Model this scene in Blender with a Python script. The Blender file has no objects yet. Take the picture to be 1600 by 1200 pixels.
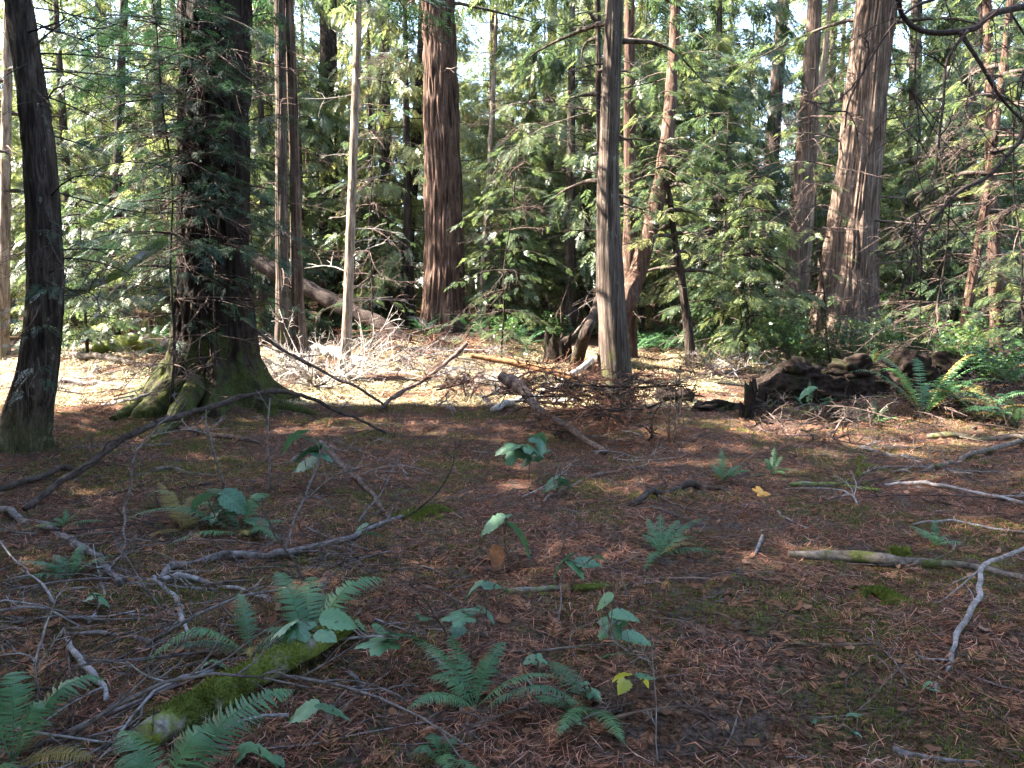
import bpy, math
import numpy as np
from mathutils import Vector, Matrix

R = math.radians
sc = bpy.context.scene
col = sc.collection

# ------------------------------------------------------------------ camera
CAM_Z, PITCH, FOCAL = 1.6, R(6.25), 1186.0          # metres, radians, focal length in pixels of a 1600 px frame
cam_data = bpy.data.cameras.new('camera')
cam_data.sensor_width = 36.0
cam_data.lens = 36.0 * FOCAL / 1600.0
cam_data.clip_start = 0.05
cam_data.clip_end = 2000.0
cam = bpy.data.objects.new('camera', cam_data)
cam.location = (0, 0, CAM_Z)
cam.rotation_euler = (math.pi / 2 - PITCH, 0, 0)
col.objects.link(cam)
sc.camera = cam

# ------------------------------------------------------------------ sky and sun
SUN_EL, SUN_AZ = R(40), R(-86)                      # azimuth from +Y towards +X: the sun stands to the left
world = bpy.data.worlds.new('World')
sc.world = world
world.use_nodes = True
wn = world.node_tree.nodes
sky = wn.new('ShaderNodeTexSky')
sky.sky_type = 'NISHITA'
sky.sun_disc = False
sky.sun_elevation = SUN_EL
sky.sun_rotation = SUN_AZ
sky.air_density = 1.0
sky.dust_density = 1.5
bg = wn['Background']
bg.inputs[1].default_value = 0.115
world.node_tree.links.new(sky.outputs[0], bg.inputs[0])

sun_data = bpy.data.lights.new('sun', 'SUN')
sun_data.energy = 5.0
sun_data.angle = R(0.53)
sun_data.color = (1.0, 0.93, 0.82)
sun = bpy.data.objects.new('sun', sun_data)
to_sun = Vector((math.cos(SUN_EL) * math.sin(SUN_AZ), math.cos(SUN_EL) * math.cos(SUN_AZ), math.sin(SUN_EL)))
sun.rotation_euler = to_sun.to_track_quat('Z', 'Y').to_euler()
sun.location = to_sun * 60
col.objects.link(sun)

vs = sc.view_settings
vs.view_transform = 'Standard'
vs.look = 'None'
vs.exposure = 4.2
vs.gamma = 1.0
vs.use_curve_mapping = False
cy = sc.cycles
cy.max_bounces = 6
cy.diffuse_bounces = 3
cy.glossy_bounces = 2
cy.transmission_bounces = 4
cy.transparent_max_bounces = 4
cy.caustics_reflective = False
cy.caustics_refractive = False
cy.use_adaptive_sampling = True
cy.adaptive_threshold = 0.015
cy.use_denoising = True
try:
    cy.denoiser = 'OPENIMAGEDENOISE'
    cy.denoising_prefilter = 'ACCURATE'
except Exception:
    pass

# ------------------------------------------------------------------ noise, ground height, picture rays
def hash3(i, j, k):
    x = (i * 374761393 + j * 668265263 + k * 1274126177) & 0xFFFFFFFF
    x = ((x ^ (x >> 13)) * 1274126177) & 0xFFFFFFFF
    x = (x ^ (x >> 16)) & 0xFFFFFF
    return x / float(0xFFFFFF)

def vnoise(x, y, z=0.0):
    x, y, z = np.broadcast_arrays(np.asarray(x, float), np.asarray(y, float), np.asarray(z, float))
    xi, yi, zi = np.floor(x).astype(np.int64), np.floor(y).astype(np.int64), np.floor(z).astype(np.int64)
    fx, fy, fz = x - xi, y - yi, z - zi
    fx, fy, fz = fx * fx * (3 - 2 * fx), fy * fy * (3 - 2 * fy), fz * fz * (3 - 2 * fz)
    out = 0
    for a in (0, 1):
        for b in (0, 1):
            for c in (0, 1):
                out = out + hash3(xi + a, yi + b, zi + c) * (fx if a else 1 - fx) * (fy if b else 1 - fy) * (fz if c else 1 - fz)
    return out

def fbm(x, y, z=0.0, o=3):
    s, a, t = 0, 1.0, 0.0
    for k in range(o):
        s = s + a * vnoise(np.asarray(x) * 2 ** k + 17.3 * k, np.asarray(y) * 2 ** k - 9.1 * k, np.asarray(z) * 2 ** k)
        t += a
        a *= 0.5
    return s / t

def gauss(x, y, cx, cy, sx, sy):
    return np.exp(-((x - cx) / sx) ** 2 - ((y - cy) / sy) ** 2)

def height(x, y):
    x, y = np.asarray(x, float), np.asarray(y, float)
    d = np.clip(y, -20, 90) - 11.5
    h = 0.058 * np.log1p(np.exp(np.clip(d, -30, 90) * 1.2)) / 1.2
    h = np.where(d > 40, 0.058 * 40 + 0.02 * (d - 40), h)
    h = h + 0.42 * gauss(x, y, -1.85, 20.0, 2.6, 2.2)
    h = h + 0.68 * gauss(x, y, 7.9, 11.5, 1.6, 0.8) + 0.20 * gauss(x, y, 6.3, 10.5, 1.9, 0.55)
    h = h + 0.16 * gauss(x, y, 7.2, 9.8, 1.8, 1.2)
    h = h + 0.45 * gauss(x, y, -7.8, 16.4, 2.6, 1.0)
    h = h + 0.16 * gauss(x, y, -3.0, 3.4, 0.7, 0.5) - 0.10 * gauss(x, y, -2.2, 2.9, 0.8, 0.35)
    h = h + 0.18 * gauss(x, y, -4.6, 10.9, 1.3, 1.0)
    h = h + 0.16 * (fbm(x / 2.3, y / 2.3, 3.1, 2) - 0.5) + 0.13 * (fbm(x / 0.55, y / 0.55, 7.7, 2) - 0.5)
    h = h + 0.045 * (vnoise(x / 0.14, y / 0.14, 1.3) - 0.5)
    return h

def hz(x, y):
    return float(height(x, y))

CP, SP = math.cos(PITCH), math.sin(PITCH)
def ray(px, py):
    u, v = (px - 800.0) / FOCAL, (600.0 - py) / FOCAL
    return np.array((u, CP + v * SP, v * CP - SP))

def at(px, py, Y):
    d = ray(px, py)
    return np.array((0, 0, CAM_Z)) + d * (Y / d[1])

TT = np.concatenate((np.arange(1.2, 20, 0.01), np.arange(20, 120, 0.1)))
def gp(px, py, lift=0.0):
    d = ray(px, py)
    P = d[None] * TT[:, None]
    P[:, 2] += CAM_Z
    below = np.nonzero(P[:, 2] < height(P[:, 0], P[:, 1]) + lift)[0]
    p = P[below[0]] if len(below) else P[-1]
    return p.copy()

def px_size(w, p):
    d = p[1] * CP + (CAM_Z - p[2]) * SP
    return w * d / FOCAL

# ------------------------------------------------------------------ meshes
class MB:
    """Collects vertices and faces; mesh() turns them into one mesh."""
    def __init__(self):
        self.v, self.f, self.n = [], [], 0
    def add(self, v, f):
        v = np.asarray(v, float).reshape(-1, 3)
        f = np.asarray(f, np.int64)
        if len(f):
            self.f.append(f + self.n)
        self.v.append(v)
        self.n += len(v)
        return self
    def tris(self):
        return sum(len(f) * (f.shape[1] - 2) for f in self.f)
    def mesh(self, name, mats, origin=(0, 0, 0), smooth=True):
        me = bpy.data.meshes.new(name)
        v = np.concatenate(self.v) - np.asarray(origin, float)[None]
        me.vertices.add(len(v))
        me.vertices.foreach_set('co', v.astype(np.float32).ravel())
        loops = np.concatenate([f.ravel() for f in self.f])
        sizes = np.concatenate([np.full(len(f), f.shape[1]) for f in self.f])
        starts = np.concatenate(([0], np.cumsum(sizes)[:-1]))
        me.loops.add(len(loops))
        me.loops.foreach_set('vertex_index', loops.astype(np.int32))
        me.polygons.add(len(sizes))
        me.polygons.foreach_set('loop_start', starts.astype(np.int32))
        me.update(calc_edges=True)
        me.validate()
        if smooth:
            me.polygons.foreach_set('use_smooth', np.ones(len(me.polygons), bool))
        for m in (mats if isinstance(mats, (list, tuple)) else [mats]):
            me.materials.append(m)
        return me

def link(name, data, parent=None, loc=None):
    o = bpy.data.objects.new(name, data)
    col.objects.link(o)
    if parent is not None:
        o.parent = parent
    if loc is not None:
        o.location = loc
    return o

def tag(o, label=None, cat=None, group=None, kind=None):
    for k, v in (('label', label), ('category', cat), ('group', group), ('kind', kind)):
        if v:
            o[k] = v
    return o

def thing(name, label, cat, loc=(0, 0, 0), group=None, rz=0.0, scale=1.0):
    o = link(name, None, None, tuple(float(c) for c in loc))
    o.rotation_euler = (0, 0, rz)
    o.scale = (scale,) * 3
    return tag(o, label, cat, group)

def part(name, mb, m, parent, smooth=True, origin=None):
    """A child mesh whose vertices were given in world space (the parent is not rotated)."""
    base = np.array(parent.location) if origin is None else np.asarray(origin)
    return link(name, mb.mesh(name, m, base, smooth), parent)

def solo(name, mb, m, label, cat, group=None, kind=None, smooth=True, origin=None):
    o = link(name, mb.mesh(name, m, (0, 0, 0) if origin is None else origin, smooth), None, origin)
    return tag(o, label, cat, group, kind)

def norm(a):
    a = np.asarray(a, float)
    return a / (np.linalg.norm(a, axis=-1, keepdims=True) + 1e-12)

def spline(pts, n):
    """Catmull-Rom through pts, n samples evenly along the knots."""
    P = np.asarray(pts, float)
    if len(P) == 2:
        t = np.linspace(0, 1, n)[:, None]
        return P[0] * (1 - t) + P[1] * t
    Q = np.concatenate(([2 * P[0] - P[1]], P, [2 * P[-1] - P[-2]]))
    u = np.linspace(0, len(P) - 1, n)
    i = np.minimum(u.astype(int), len(P) - 2)
    t = (u - i)[:, None]
    p0, p1, p2, p3 = Q[i], Q[i + 1], Q[i + 2], Q[i + 3]
    return 0.5 * (2 * p1 + (p2 - p0) * t + (2 * p0 - 5 * p1 + 4 * p2 - p3) * t ** 2 + (3 * p1 - p0 - 3 * p2 + p3) * t ** 3)

def tube(mb, pts, rad, sides=6, rough=0.0, seed=0.0, caps=True, rs=None):
    P = np.asarray(pts, float)
    n = len(P)
    rad = np.broadcast_to(np.asarray(rad, float), (n,))
    T = norm(np.gradient(P, axis=0))
    a = np.array((0, 0, 1.0)) if abs(T[0][2]) < 0.8 else np.array((1.0, 0, 0))
    N = np.zeros((n, 3))
    N[0] = norm(np.cross(T[0], a))
    for i in range(1, n):
        v = N[i - 1] - T[i] * np.dot(N[i - 1], T[i])
        N[i] = v / (np.linalg.norm(v) + 1e-9)
    B = np.cross(T, N)
    th = np.arange(sides) / sides * 2 * np.pi
    c, s = np.cos(th), np.sin(th)
    rr = np.repeat(rad[:, None], sides, 1)
    if rough:
        L = np.concatenate(([0], np.cumsum(np.linalg.norm(np.diff(P, axis=0), axis=1))))
        k = rs if rs else max(rad.max(), 1e-3)
        rr = rr * (1 + rough * (fbm(c[None] * rad[:, None] / k * 1.3 + seed, s[None] * rad[:, None] / k * 1.3, L[:, None] / k / 2.5, 2) - 0.5) * 2)
    V = P[:, None] + rr[..., None] * (c[None, :, None] * N[:, None] + s[None, :, None] * B[:, None])
    i, j = np.meshgrid(np.arange(n - 1), np.arange(sides), indexing='ij')
    j2 = (j + 1) % sides
    F = np.stack((i * sides + j, i * sides + j2, (i + 1) * sides + j2, (i + 1) * sides + j), -1).reshape(-1, 4)
    mb.add(V.reshape(-1, 3), F)
    if caps:
        b = mb.n
        mb.add([P[0], P[-1]], np.zeros((0, 3), int))
        k = b - n * sides
        fs = [(k + (q + 1) % sides, k + q, b) for q in range(sides)] + [(k + (n - 1) * sides + q, k + (n - 1) * sides + (q + 1) % sides, b + 1) for q in range(sides)]
        mb.f.append(np.array(fs))
    return mb

def place(mb, tpls, idx, M, off, scale):
    """Copies of template meshes: rows of M are the images of local x, y, z."""
    for k, (tv, tf) in enumerate(tpls):
        sel = np.nonzero(idx == k)[0]
        if not len(sel):
            continue
        V = np.einsum('ni,sij->snj', tv, M[sel]) * scale[sel][:, None, None] + off[sel][:, None]
        F = tf[None] + (np.arange(len(sel)) * len(tv))[:, None, None]
        mb.add(V.reshape(-1, 3), F.reshape(-1, tf.shape[1]))

def frames(fwd, up):
    f = norm(fwd)
    r = norm(np.cross(up, f))
    u = np.cross(f, r)
    return np.stack((f, r, u), 1)
# ------------------------------------------------------------------ materials
def new_mat(name):
    m = bpy.data.materials.new(name)
    m.use_nodes = True
    nt = m.node_tree
    nt.nodes.clear()
    return m, nt, nt.nodes, nt.links

def ramp(nt, stops, fac, interp='LINEAR'):
    r = nt.nodes.new('ShaderNodeValToRGB')
    el = r.color_ramp.elements
    r.color_ramp.interpolation = interp
    while len(el) < len(stops):
        el.new(0.5)
    for e, (p, c) in zip(el, stops):
        e.position = p
        e.color = (*c, 1)
    nt.links.new(fac, r.inputs[0])
    return r.outputs[0]

def coords(nt, scale=(1, 1, 1)):
    tc = nt.nodes.new('ShaderNodeTexCoord')
    mp = nt.nodes.new('ShaderNodeMapping')
    mp.inputs['Scale'].default_value = scale
    nt.links.new(tc.outputs['Object'], mp.inputs[0])
    return mp.outputs[0]

def noise(nt, vec, scale, detail=6, rough=0.6, dist=0.0):
    n = nt.nodes.new('ShaderNodeTexNoise')
    n.inputs['Scale'].default_value = scale
    n.inputs['Detail'].default_value = detail
    n.inputs['Roughness'].default_value = rough
    n.inputs['Distortion'].default_value = dist
    nt.links.new(vec, n.inputs['Vector'])
    return n.outputs[0]

def mixc(nt, fac, a, b):
    m = nt.nodes.new('ShaderNodeMix')
    m.data_type = 'RGBA'
    for s, v in ((m.inputs[0], fac), (m.inputs[6], a), (m.inputs[7], b)):
        if hasattr(v, 'is_linked'):
            nt.links.new(v, s)
        elif isinstance(v, (int, float)):
            s.default_value = v
        else:
            s.default_value = (*v, 1)
    return m.outputs[2]

def math_n(nt, op, a, b=None):
    m = nt.nodes.new('ShaderNodeMath')
    m.operation = op
    m.use_clamp = False
    for s, v in zip(m.inputs, (a, b)):
        if v is None:
            continue
        if hasattr(v, 'is_linked'):
            nt.links.new(v, s)
        else:
            s.default_value = v
    return m.outputs[0]

def finish(nt, color, rough=0.85, height_sock=None, strength=0.5, dist=0.02, trans=0.0, tcol=None, spec=0.3):
    b = nt.nodes.new('ShaderNodeBsdfPrincipled')
    o = nt.nodes.new('ShaderNodeOutputMaterial')
    if hasattr(color, 'is_linked'):
        nt.links.new(color, b.inputs['Base Color'])
    else:
        b.inputs['Base Color'].default_value = (*color, 1)
    b.inputs['Roughness'].default_value = rough
    b.inputs['Specular IOR Level'].default_value = spec
    if height_sock is not None:
        bp = nt.nodes.new('ShaderNodeBump')
        bp.inputs['Strength'].default_value = strength
        bp.inputs['Distance'].default_value = dist
        nt.links.new(height_sock, bp.inputs['Height'])
        nt.links.new(bp.outputs[0], b.inputs['Normal'])
    out = b.outputs[0]
    if trans:
        t = nt.nodes.new('ShaderNodeBsdfTranslucent')
        tc = tcol if tcol is not None else color
        if hasattr(tc, 'is_linked'):
            nt.links.new(tc, t.inputs[0])
        else:
            t.inputs[0].default_value = (*tc, 1)
        mx = nt.nodes.new('ShaderNodeMixShader')
        mx.inputs[0].default_value = trans
        nt.links.new(out, mx.inputs[1])
        nt.links.new(t.outputs[0], mx.inputs[2])
        out = mx.outputs[0]
    nt.links.new(out, o.inputs[0])

def bark(name, dark, mid, light, fur=14.0, stretch=0.12, moss=0.0, moss_top=1.2, bump=0.8, lichen=0.0):
    """Bark: fibres and furrows stretched along the trunk; moss low down when asked for."""
    m, nt, N, L = new_mat(name)
    v = coords(nt, (1, 1, stretch))
    a = noise(nt, v, fur, 5, 0.65, 0.4)
    fine = noise(nt, v, fur * 5, 3, 0.7)
    v2 = coords(nt, (1, 1, 0.6))
    big = noise(nt, v2, 2.2, 4, 0.6)
    s = math_n(nt, 'ADD', math_n(nt, 'MULTIPLY', a, 0.6), math_n(nt, 'MULTIPLY', fine, 0.25))
    s = math_n(nt, 'ADD', s, math_n(nt, 'MULTIPLY', big, 0.25))
    c = ramp(nt, ((0.42, dark), (0.53, mid), (0.68, light)), s)
    if lichen:
        l = ramp(nt, ((0.60, (0, 0, 0)), (0.68, (1, 1, 1))), noise(nt, v2, 9.0, 5, 0.7))
        c = mixc(nt, math_n(nt, 'MULTIPLY', l, lichen), c, (0.22, 0.24, 0.18))
    if moss:
        tc = N.new('ShaderNodeTexCoord')
        sx = N.new('ShaderNodeSeparateXYZ')
        L.new(tc.outputs['Object'], sx.inputs[0])
        g = math_n(nt, 'SUBTRACT', 1.0, math_n(nt, 'DIVIDE', sx.outputs[2], moss_top))
        q = math_n(nt, 'ADD', math_n(nt, 'MULTIPLY', g, 0.25), noise(nt, v2, 4.0, 5, 0.7))
        f = ramp(nt, ((0.60, (0, 0, 0)), (0.78, (1, 1, 1))), q)
        mc = ramp(nt, ((0.3, (0.018, 0.022, 0.007)), (0.7, (0.055, 0.062, 0.016))), noise(nt, v2, 40, 3))
        c = mixc(nt, math_n(nt, 'MULTIPLY', f, moss), c, mc)
    finish(nt, c, 0.95, s, bump, 0.03, spec=0.04)
    return m

def wood(name, dark, light, moss=0.0, mossy=(0.08, 0.11, 0.02)):
    m, nt, N, L = new_mat(name)
    v = coords(nt)
    a = noise(nt, v, 18, 6, 0.7, 0.6)
    c = ramp(nt, ((0.35, dark), (0.65, light)), a)
    if moss:
        f = ramp(nt, ((0.62 - 0.3 * moss, (0, 0, 0)), (0.72 - 0.3 * moss, (1, 1, 1))), noise(nt, v, 3.5, 5, 0.7))
        mc = ramp(nt, ((0.3, tuple(x * 0.45 for x in mossy)), (0.7, mossy)), noise(nt, v, 60, 3))
        c = mixc(nt, f, c, mc)
    finish(nt, c, 0.9, noise(nt, v, 45, 4, 0.7), 0.7, 0.01, spec=0.06)
    return m

def leafy(name, stops, trans=0.35, rough=0.5, spec=0.4, island=0.5, nscale=1.2, objrand=0.5):
    """Foliage: colour varies by clump, by leaf and by plant."""
    m, nt, N, L = new_mat(name)
    v = coords(nt)
    n = noise(nt, v, nscale, 3, 0.6)
    g = N.new('ShaderNodeNewGeometry')
    oi = N.new('ShaderNodeObjectInfo')
    s = math_n(nt, 'ADD', math_n(nt, 'MULTIPLY', n, 1.0 - island * 0.5), math_n(nt, 'MULTIPLY', math_n(nt, 'SUBTRACT', g.outputs['Random Per Island'], 0.25), island * 0.5))
    s = math_n(nt, 'ADD', s, math_n(nt, 'MULTIPLY', math_n(nt, 'SUBTRACT', oi.outputs['Random'], 0.5), objrand * 0.5))
    c = ramp(nt, stops, s)
    hs = N.new('ShaderNodeHueSaturation')
    hs.inputs['Hue'].default_value = 0.488
    hs.inputs['Saturation'].default_value = 1.1
    hs.inputs['Value'].default_value = 1.5
    L.new(c, hs.inputs['Color'])
    finish(nt, c, rough, None, trans=trans, tcol=hs.outputs[0], spec=spec)
    return m

M = {}
M['bark_fir'] = bark('bark_fir', (0.010, 0.006, 0.004), (0.038, 0.023, 0.017), (0.105, 0.066, 0.048), 13, 0.10, 0.0, 1.0, 1.0, 0.15)
M['bark_big'] = bark('bark_big', (0.005, 0.004, 0.0035), (0.014, 0.010, 0.0085), (0.038, 0.028, 0.024), 16, 0.16, 0.85, 1.7, 1.0)
M['bark_cedar'] = bark('bark_cedar', (0.012, 0.008, 0.006), (0.050, 0.034, 0.026), (0.13, 0.095, 0.075), 22, 0.045, 0.0, 1.0, 1.0, 0.2)
M['bark_grey'] = bark('bark_grey', (0.013, 0.010, 0.008), (0.042, 0.031, 0.025), (0.11, 0.086, 0.070), 24, 0.05, 0.85, 1.3, 1.0, 0.3)
M['bark_pale'] = bark('bark_pale', (0.05, 0.034, 0.025), (0.14, 0.10, 0.074), (0.29, 0.235, 0.185), 20, 0.12, 0.5, 0.6, 0.8, 0.3)
M['bark_dark'] = bark('bark_dark', (0.005, 0.004, 0.0034), (0.020, 0.0145, 0.012), (0.060, 0.045, 0.036), 18, 0.12, 0.4, 0.8, 0.9, 0.3)
M['bark_red'] = bark('bark_red', (0.014, 0.008, 0.006), (0.045, 0.027, 0.020), (0.11, 0.068, 0.052), 18, 0.10, 0.0, 1.0, 0.9, 0.3)
M['bark_far'] = bark('bark_far', (0.012, 0.009, 0.0075), (0.040, 0.030, 0.025), (0.105, 0.085, 0.072), 14, 0.1, 0.0, 1.0, 0.8, 0.4)
M['wood_grey'] = wood('wood_grey', (0.030, 0.024, 0.023), (0.14, 0.118, 0.113))
M['wood_ash'] = wood('wood_ash', (0.055, 0.046, 0.044), (0.23, 0.205, 0.20))
M['wood_brown'] = wood('wood_brown', (0.026, 0.017, 0.014), (0.12, 0.085, 0.072))
M['wood_dark'] = wood('wood_dark', (0.012, 0.009, 0.008), (0.055, 0.040, 0.034))
M['wood_red'] = wood('wood_red', (0.045, 0.020, 0.013), (0.17, 0.085, 0.055))
M['wood_orange'] = wood('wood_orange', (0.07, 0.032, 0.015), (0.24, 0.125, 0.06))
M['wood_pale'] = wood('wood_pale', (0.14, 0.115, 0.10), (0.36, 0.32, 0.28))
M['wood_mossy'] = wood('wood_mossy', (0.028, 0.020, 0.017), (0.13, 0.105, 0.090), 0.28, (0.065, 0.070, 0.022))
M['wood_verymossy'] = wood('wood_verymossy', (0.035, 0.027, 0.024), (0.20, 0.18, 0.165), 0.75, (0.11, 0.13, 0.028))
M['wood_rotten'] = wood('wood_rotten', (0.005, 0.004, 0.0035), (0.026, 0.017, 0.013), 0.3, (0.020, 0.022, 0.008))
M['moss'] = leafy('moss', ((0.25, (0.032, 0.042, 0.010)), (0.5, (0.090, 0.108, 0.022)), (0.8, (0.18, 0.185, 0.045))), 0.25, 0.9, 0.1, 0.6, 2.0, 0.0)
M['fern'] = leafy('fern', ((0.2, (0.020, 0.052, 0.022)), (0.5, (0.042, 0.098, 0.038)), (0.8, (0.085, 0.155, 0.054))), 0.28, 0.5, 0.25, 0.35, 1.6, 0.5)
M['fern_old'] = leafy('fern_old', ((0.2, (0.07, 0.05, 0.012)), (0.5, (0.13, 0.095, 0.02)), (0.8, (0.20, 0.15, 0.04))), 0.3, 0.6, 0.3)
def veined(name, dark, light, vein, trans=0.25):
    """Broad leaf: midrib and side veins along the leaf's own axes, blotches and a soft sheen."""
    m, nt, N, L = new_mat(name)
    tc = N.new('ShaderNodeTexCoord')
    sx = N.new('ShaderNodeSeparateXYZ')
    L.new(tc.outputs['Object'], sx.inputs[0])
    ay = math_n(nt, 'ABSOLUTE', sx.outputs[1])
    ph = math_n(nt, 'MULTIPLY', math_n(nt, 'SUBTRACT', sx.outputs[0], math_n(nt, 'MULTIPLY', ay, 0.75)), 8.0)
    fr = math_n(nt, 'ABSOLUTE', math_n(nt, 'SUBTRACT', math_n(nt, 'FRACT', ph), 0.5))
    sv = ramp(nt, ((0.0, (1, 1, 1)), (0.16, (0, 0, 0))), fr)
    mr = ramp(nt, ((0.0, (1, 1, 1)), (0.025, (0, 0, 0))), ay)
    vm = math_n(nt, 'MAXIMUM', math_n(nt, 'MULTIPLY', sv, 0.55), mr)
    oi = N.new('ShaderNodeObjectInfo')
    n1 = noise(nt, tc.outputs['Object'], 3.5, 4, 0.6)
    s = math_n(nt, 'ADD', n1, math_n(nt, 'MULTIPLY', math_n(nt, 'SUBTRACT', oi.outputs['Random'], 0.5), 0.5))
    c = ramp(nt, ((0.25, dark), (0.75, light)), s)
    sp = ramp(nt, ((0.70, (0, 0, 0)), (0.76, (1, 1, 1))), noise(nt, tc.outputs['Object'], 9.0, 4, 0.7))
    c = mixc(nt, math_n(nt, 'MULTIPLY', sp, 0.6), c, (0.16, 0.11, 0.03))
    c = mixc(nt, math_n(nt, 'MULTIPLY', vm, 0.45), c, vein)
    finish(nt, c, 0.45, vm, -0.6, 0.02, trans, c, 0.3)
    return m
M['leaf'] = veined('leaf', (0.020, 0.058, 0.030), (0.062, 0.130, 0.058), (0.10, 0.18, 0.09))
M['leaf_yellow'] = leafy('leaf_yellow', ((0.2, (0.20, 0.20, 0.03)), (0.5, (0.34, 0.33, 0.06)), (0.8, (0.12, 0.20, 0.04))), 0.35, 0.5, 0.3, 0.1, 14, 0.3)
M['leaf_amber'] = leafy('leaf_amber', ((0.2, (0.42, 0.19, 0.02)), (0.5, (0.60, 0.30, 0.03)), (0.8, (0.66, 0.38, 0.05))), 0.3, 0.5, 0.3)
M['leaf_dead'] = leafy('leaf_dead', ((0.2, (0.06, 0.028, 0.016)), (0.5, (0.13, 0.065, 0.038)), (0.8, (0.22, 0.14, 0.10))), 0.15, 0.9, 0.03, 0.7, 5.0)
M['foliage'] = leafy('foliage', ((0.15, (0.020, 0.036, 0.017)), (0.38, (0.054, 0.080, 0.034)), (0.56, (0.125, 0.145, 0.054)), (0.85, (0.26, 0.25, 0.11))), 0.5, 0.42, 0.5, 0.5, 0.7, 0.7)
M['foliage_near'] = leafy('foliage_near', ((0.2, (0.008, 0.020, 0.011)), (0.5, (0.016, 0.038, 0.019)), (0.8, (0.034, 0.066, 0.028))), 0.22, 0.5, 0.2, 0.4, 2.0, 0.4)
M['foliage_shrub'] = leafy('foliage_shrub', ((0.2, (0.03, 0.065, 0.02)), (0.5, (0.06, 0.11, 0.03)), (0.8, (0.12, 0.16, 0.045))), 0.3, 0.3, 0.6, 0.5, 1.5, 0.5)
M['foliage_brown'] = leafy('foliage_brown', ((0.2, (0.08, 0.036, 0.020)), (0.5, (0.18, 0.085, 0.046)), (0.8, (0.30, 0.17, 0.10))), 0.15, 0.9, 0.03, 0.6, 3.0, 0.4)
M['litter'] = leafy('litter', ((0.12, (0.018, 0.010, 0.008)), (0.32, (0.130, 0.050, 0.031)), (0.50, (0.29, 0.125, 0.075)), (0.68, (0.22, 0.150, 0.125)), (0.9, (0.54, 0.40, 0.31))), 0.0, 0.9, 0.02, 1.2, 1.3, 0.0)

M['moss_dark'] = leafy('moss_dark', ((0.25, (0.008, 0.009, 0.004)), (0.5, (0.018, 0.019, 0.007)), (0.8, (0.040, 0.040, 0.014))), 0.15, 0.9, 0.1, 0.6, 2.0, 0.0)
M['brightened_straw'] = leafy('brightened_straw', ((0.2, (0.24, 0.18, 0.10)), (0.45, (0.44, 0.36, 0.22)), (0.6, (0.38, 0.36, 0.17)), (0.85, (0.62, 0.54, 0.38))), 0.15, 0.7, 0.3, 1.0, 1.0, 0.0)  # dry grass tone, paled further so the sunlit strip reads brighter

# forest floor: needle duff with grey, purple-brown and mossy patches
m, nt, N, L = new_mat('duff')
v = coords(nt)
a = noise(nt, v, 38, 8, 0.75, 0.5)
b_ = noise(nt, v, 0.9, 5, 0.6)
c_ = noise(nt, v, 7.0, 5, 0.7)
base = ramp(nt, ((0.36, (0.012, 0.008, 0.006)), (0.5, (0.058, 0.031, 0.020)), (0.68, (0.17, 0.095, 0.058))), a)
grey = ramp(nt, ((0.36, (0.014, 0.011, 0.010)), (0.64, (0.10, 0.075, 0.064))), a)
c = mixc(nt, ramp(nt, ((0.45, (0, 0, 0)), (0.62, (1, 1, 1))), c_), base, grey)
mossc = ramp(nt, ((0.36, (0.012, 0.014, 0.004)), (0.64, (0.075, 0.072, 0.020))), a)
mm = math_n(nt, 'ADD', math_n(nt, 'MULTIPLY', b_, 0.55), math_n(nt, 'MULTIPLY', c_, 0.45))
c = mixc(nt, ramp(nt, ((0.525, (0, 0, 0)), (0.59, (0.8, 0.8, 0.8))), mm), c, mossc)
finish(nt, c, 0.95, a, 1.0, 0.03, spec=0.0)
M['duff'] = m
# ------------------------------------------------------------------ the ground: one sheet, fine near the camera
def graded(lo, hi, a, b, step, grow):
    c = list(np.arange(a, b, step))
    s, x = step, b
    while x < hi:
        c.append(x); s *= grow; x += s
    s, x, l = step, a, []
    while x > lo:
        s *= grow; x -= s; l.append(x)
    return np.array(l[::-1] + c)
gx = graded(-400, 400, -6.5, 6.5, 0.068, 1.13)
gy = graded(-120, 500, 1.6, 13.0, 0.068, 1.09)
X, Yg = np.meshgrid(gx, gy, indexing='ij')
V = np.stack((X, Yg, height(X, Yg)), -1).reshape(-1, 3)
i, j = np.meshgrid(np.arange(len(gx) - 1), np.arange(len(gy) - 1), indexing='ij')
nY = len(gy)
Fq = np.stack((i * nY + j, (i + 1) * nY + j, (i + 1) * nY + j + 1, i * nY + j + 1), -1).reshape(-1, 4)
g = MB().add(V, Fq)
solo('ground', g, M['duff'], 'brown forest floor of needle duff and moss', 'ground', kind='structure')
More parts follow.
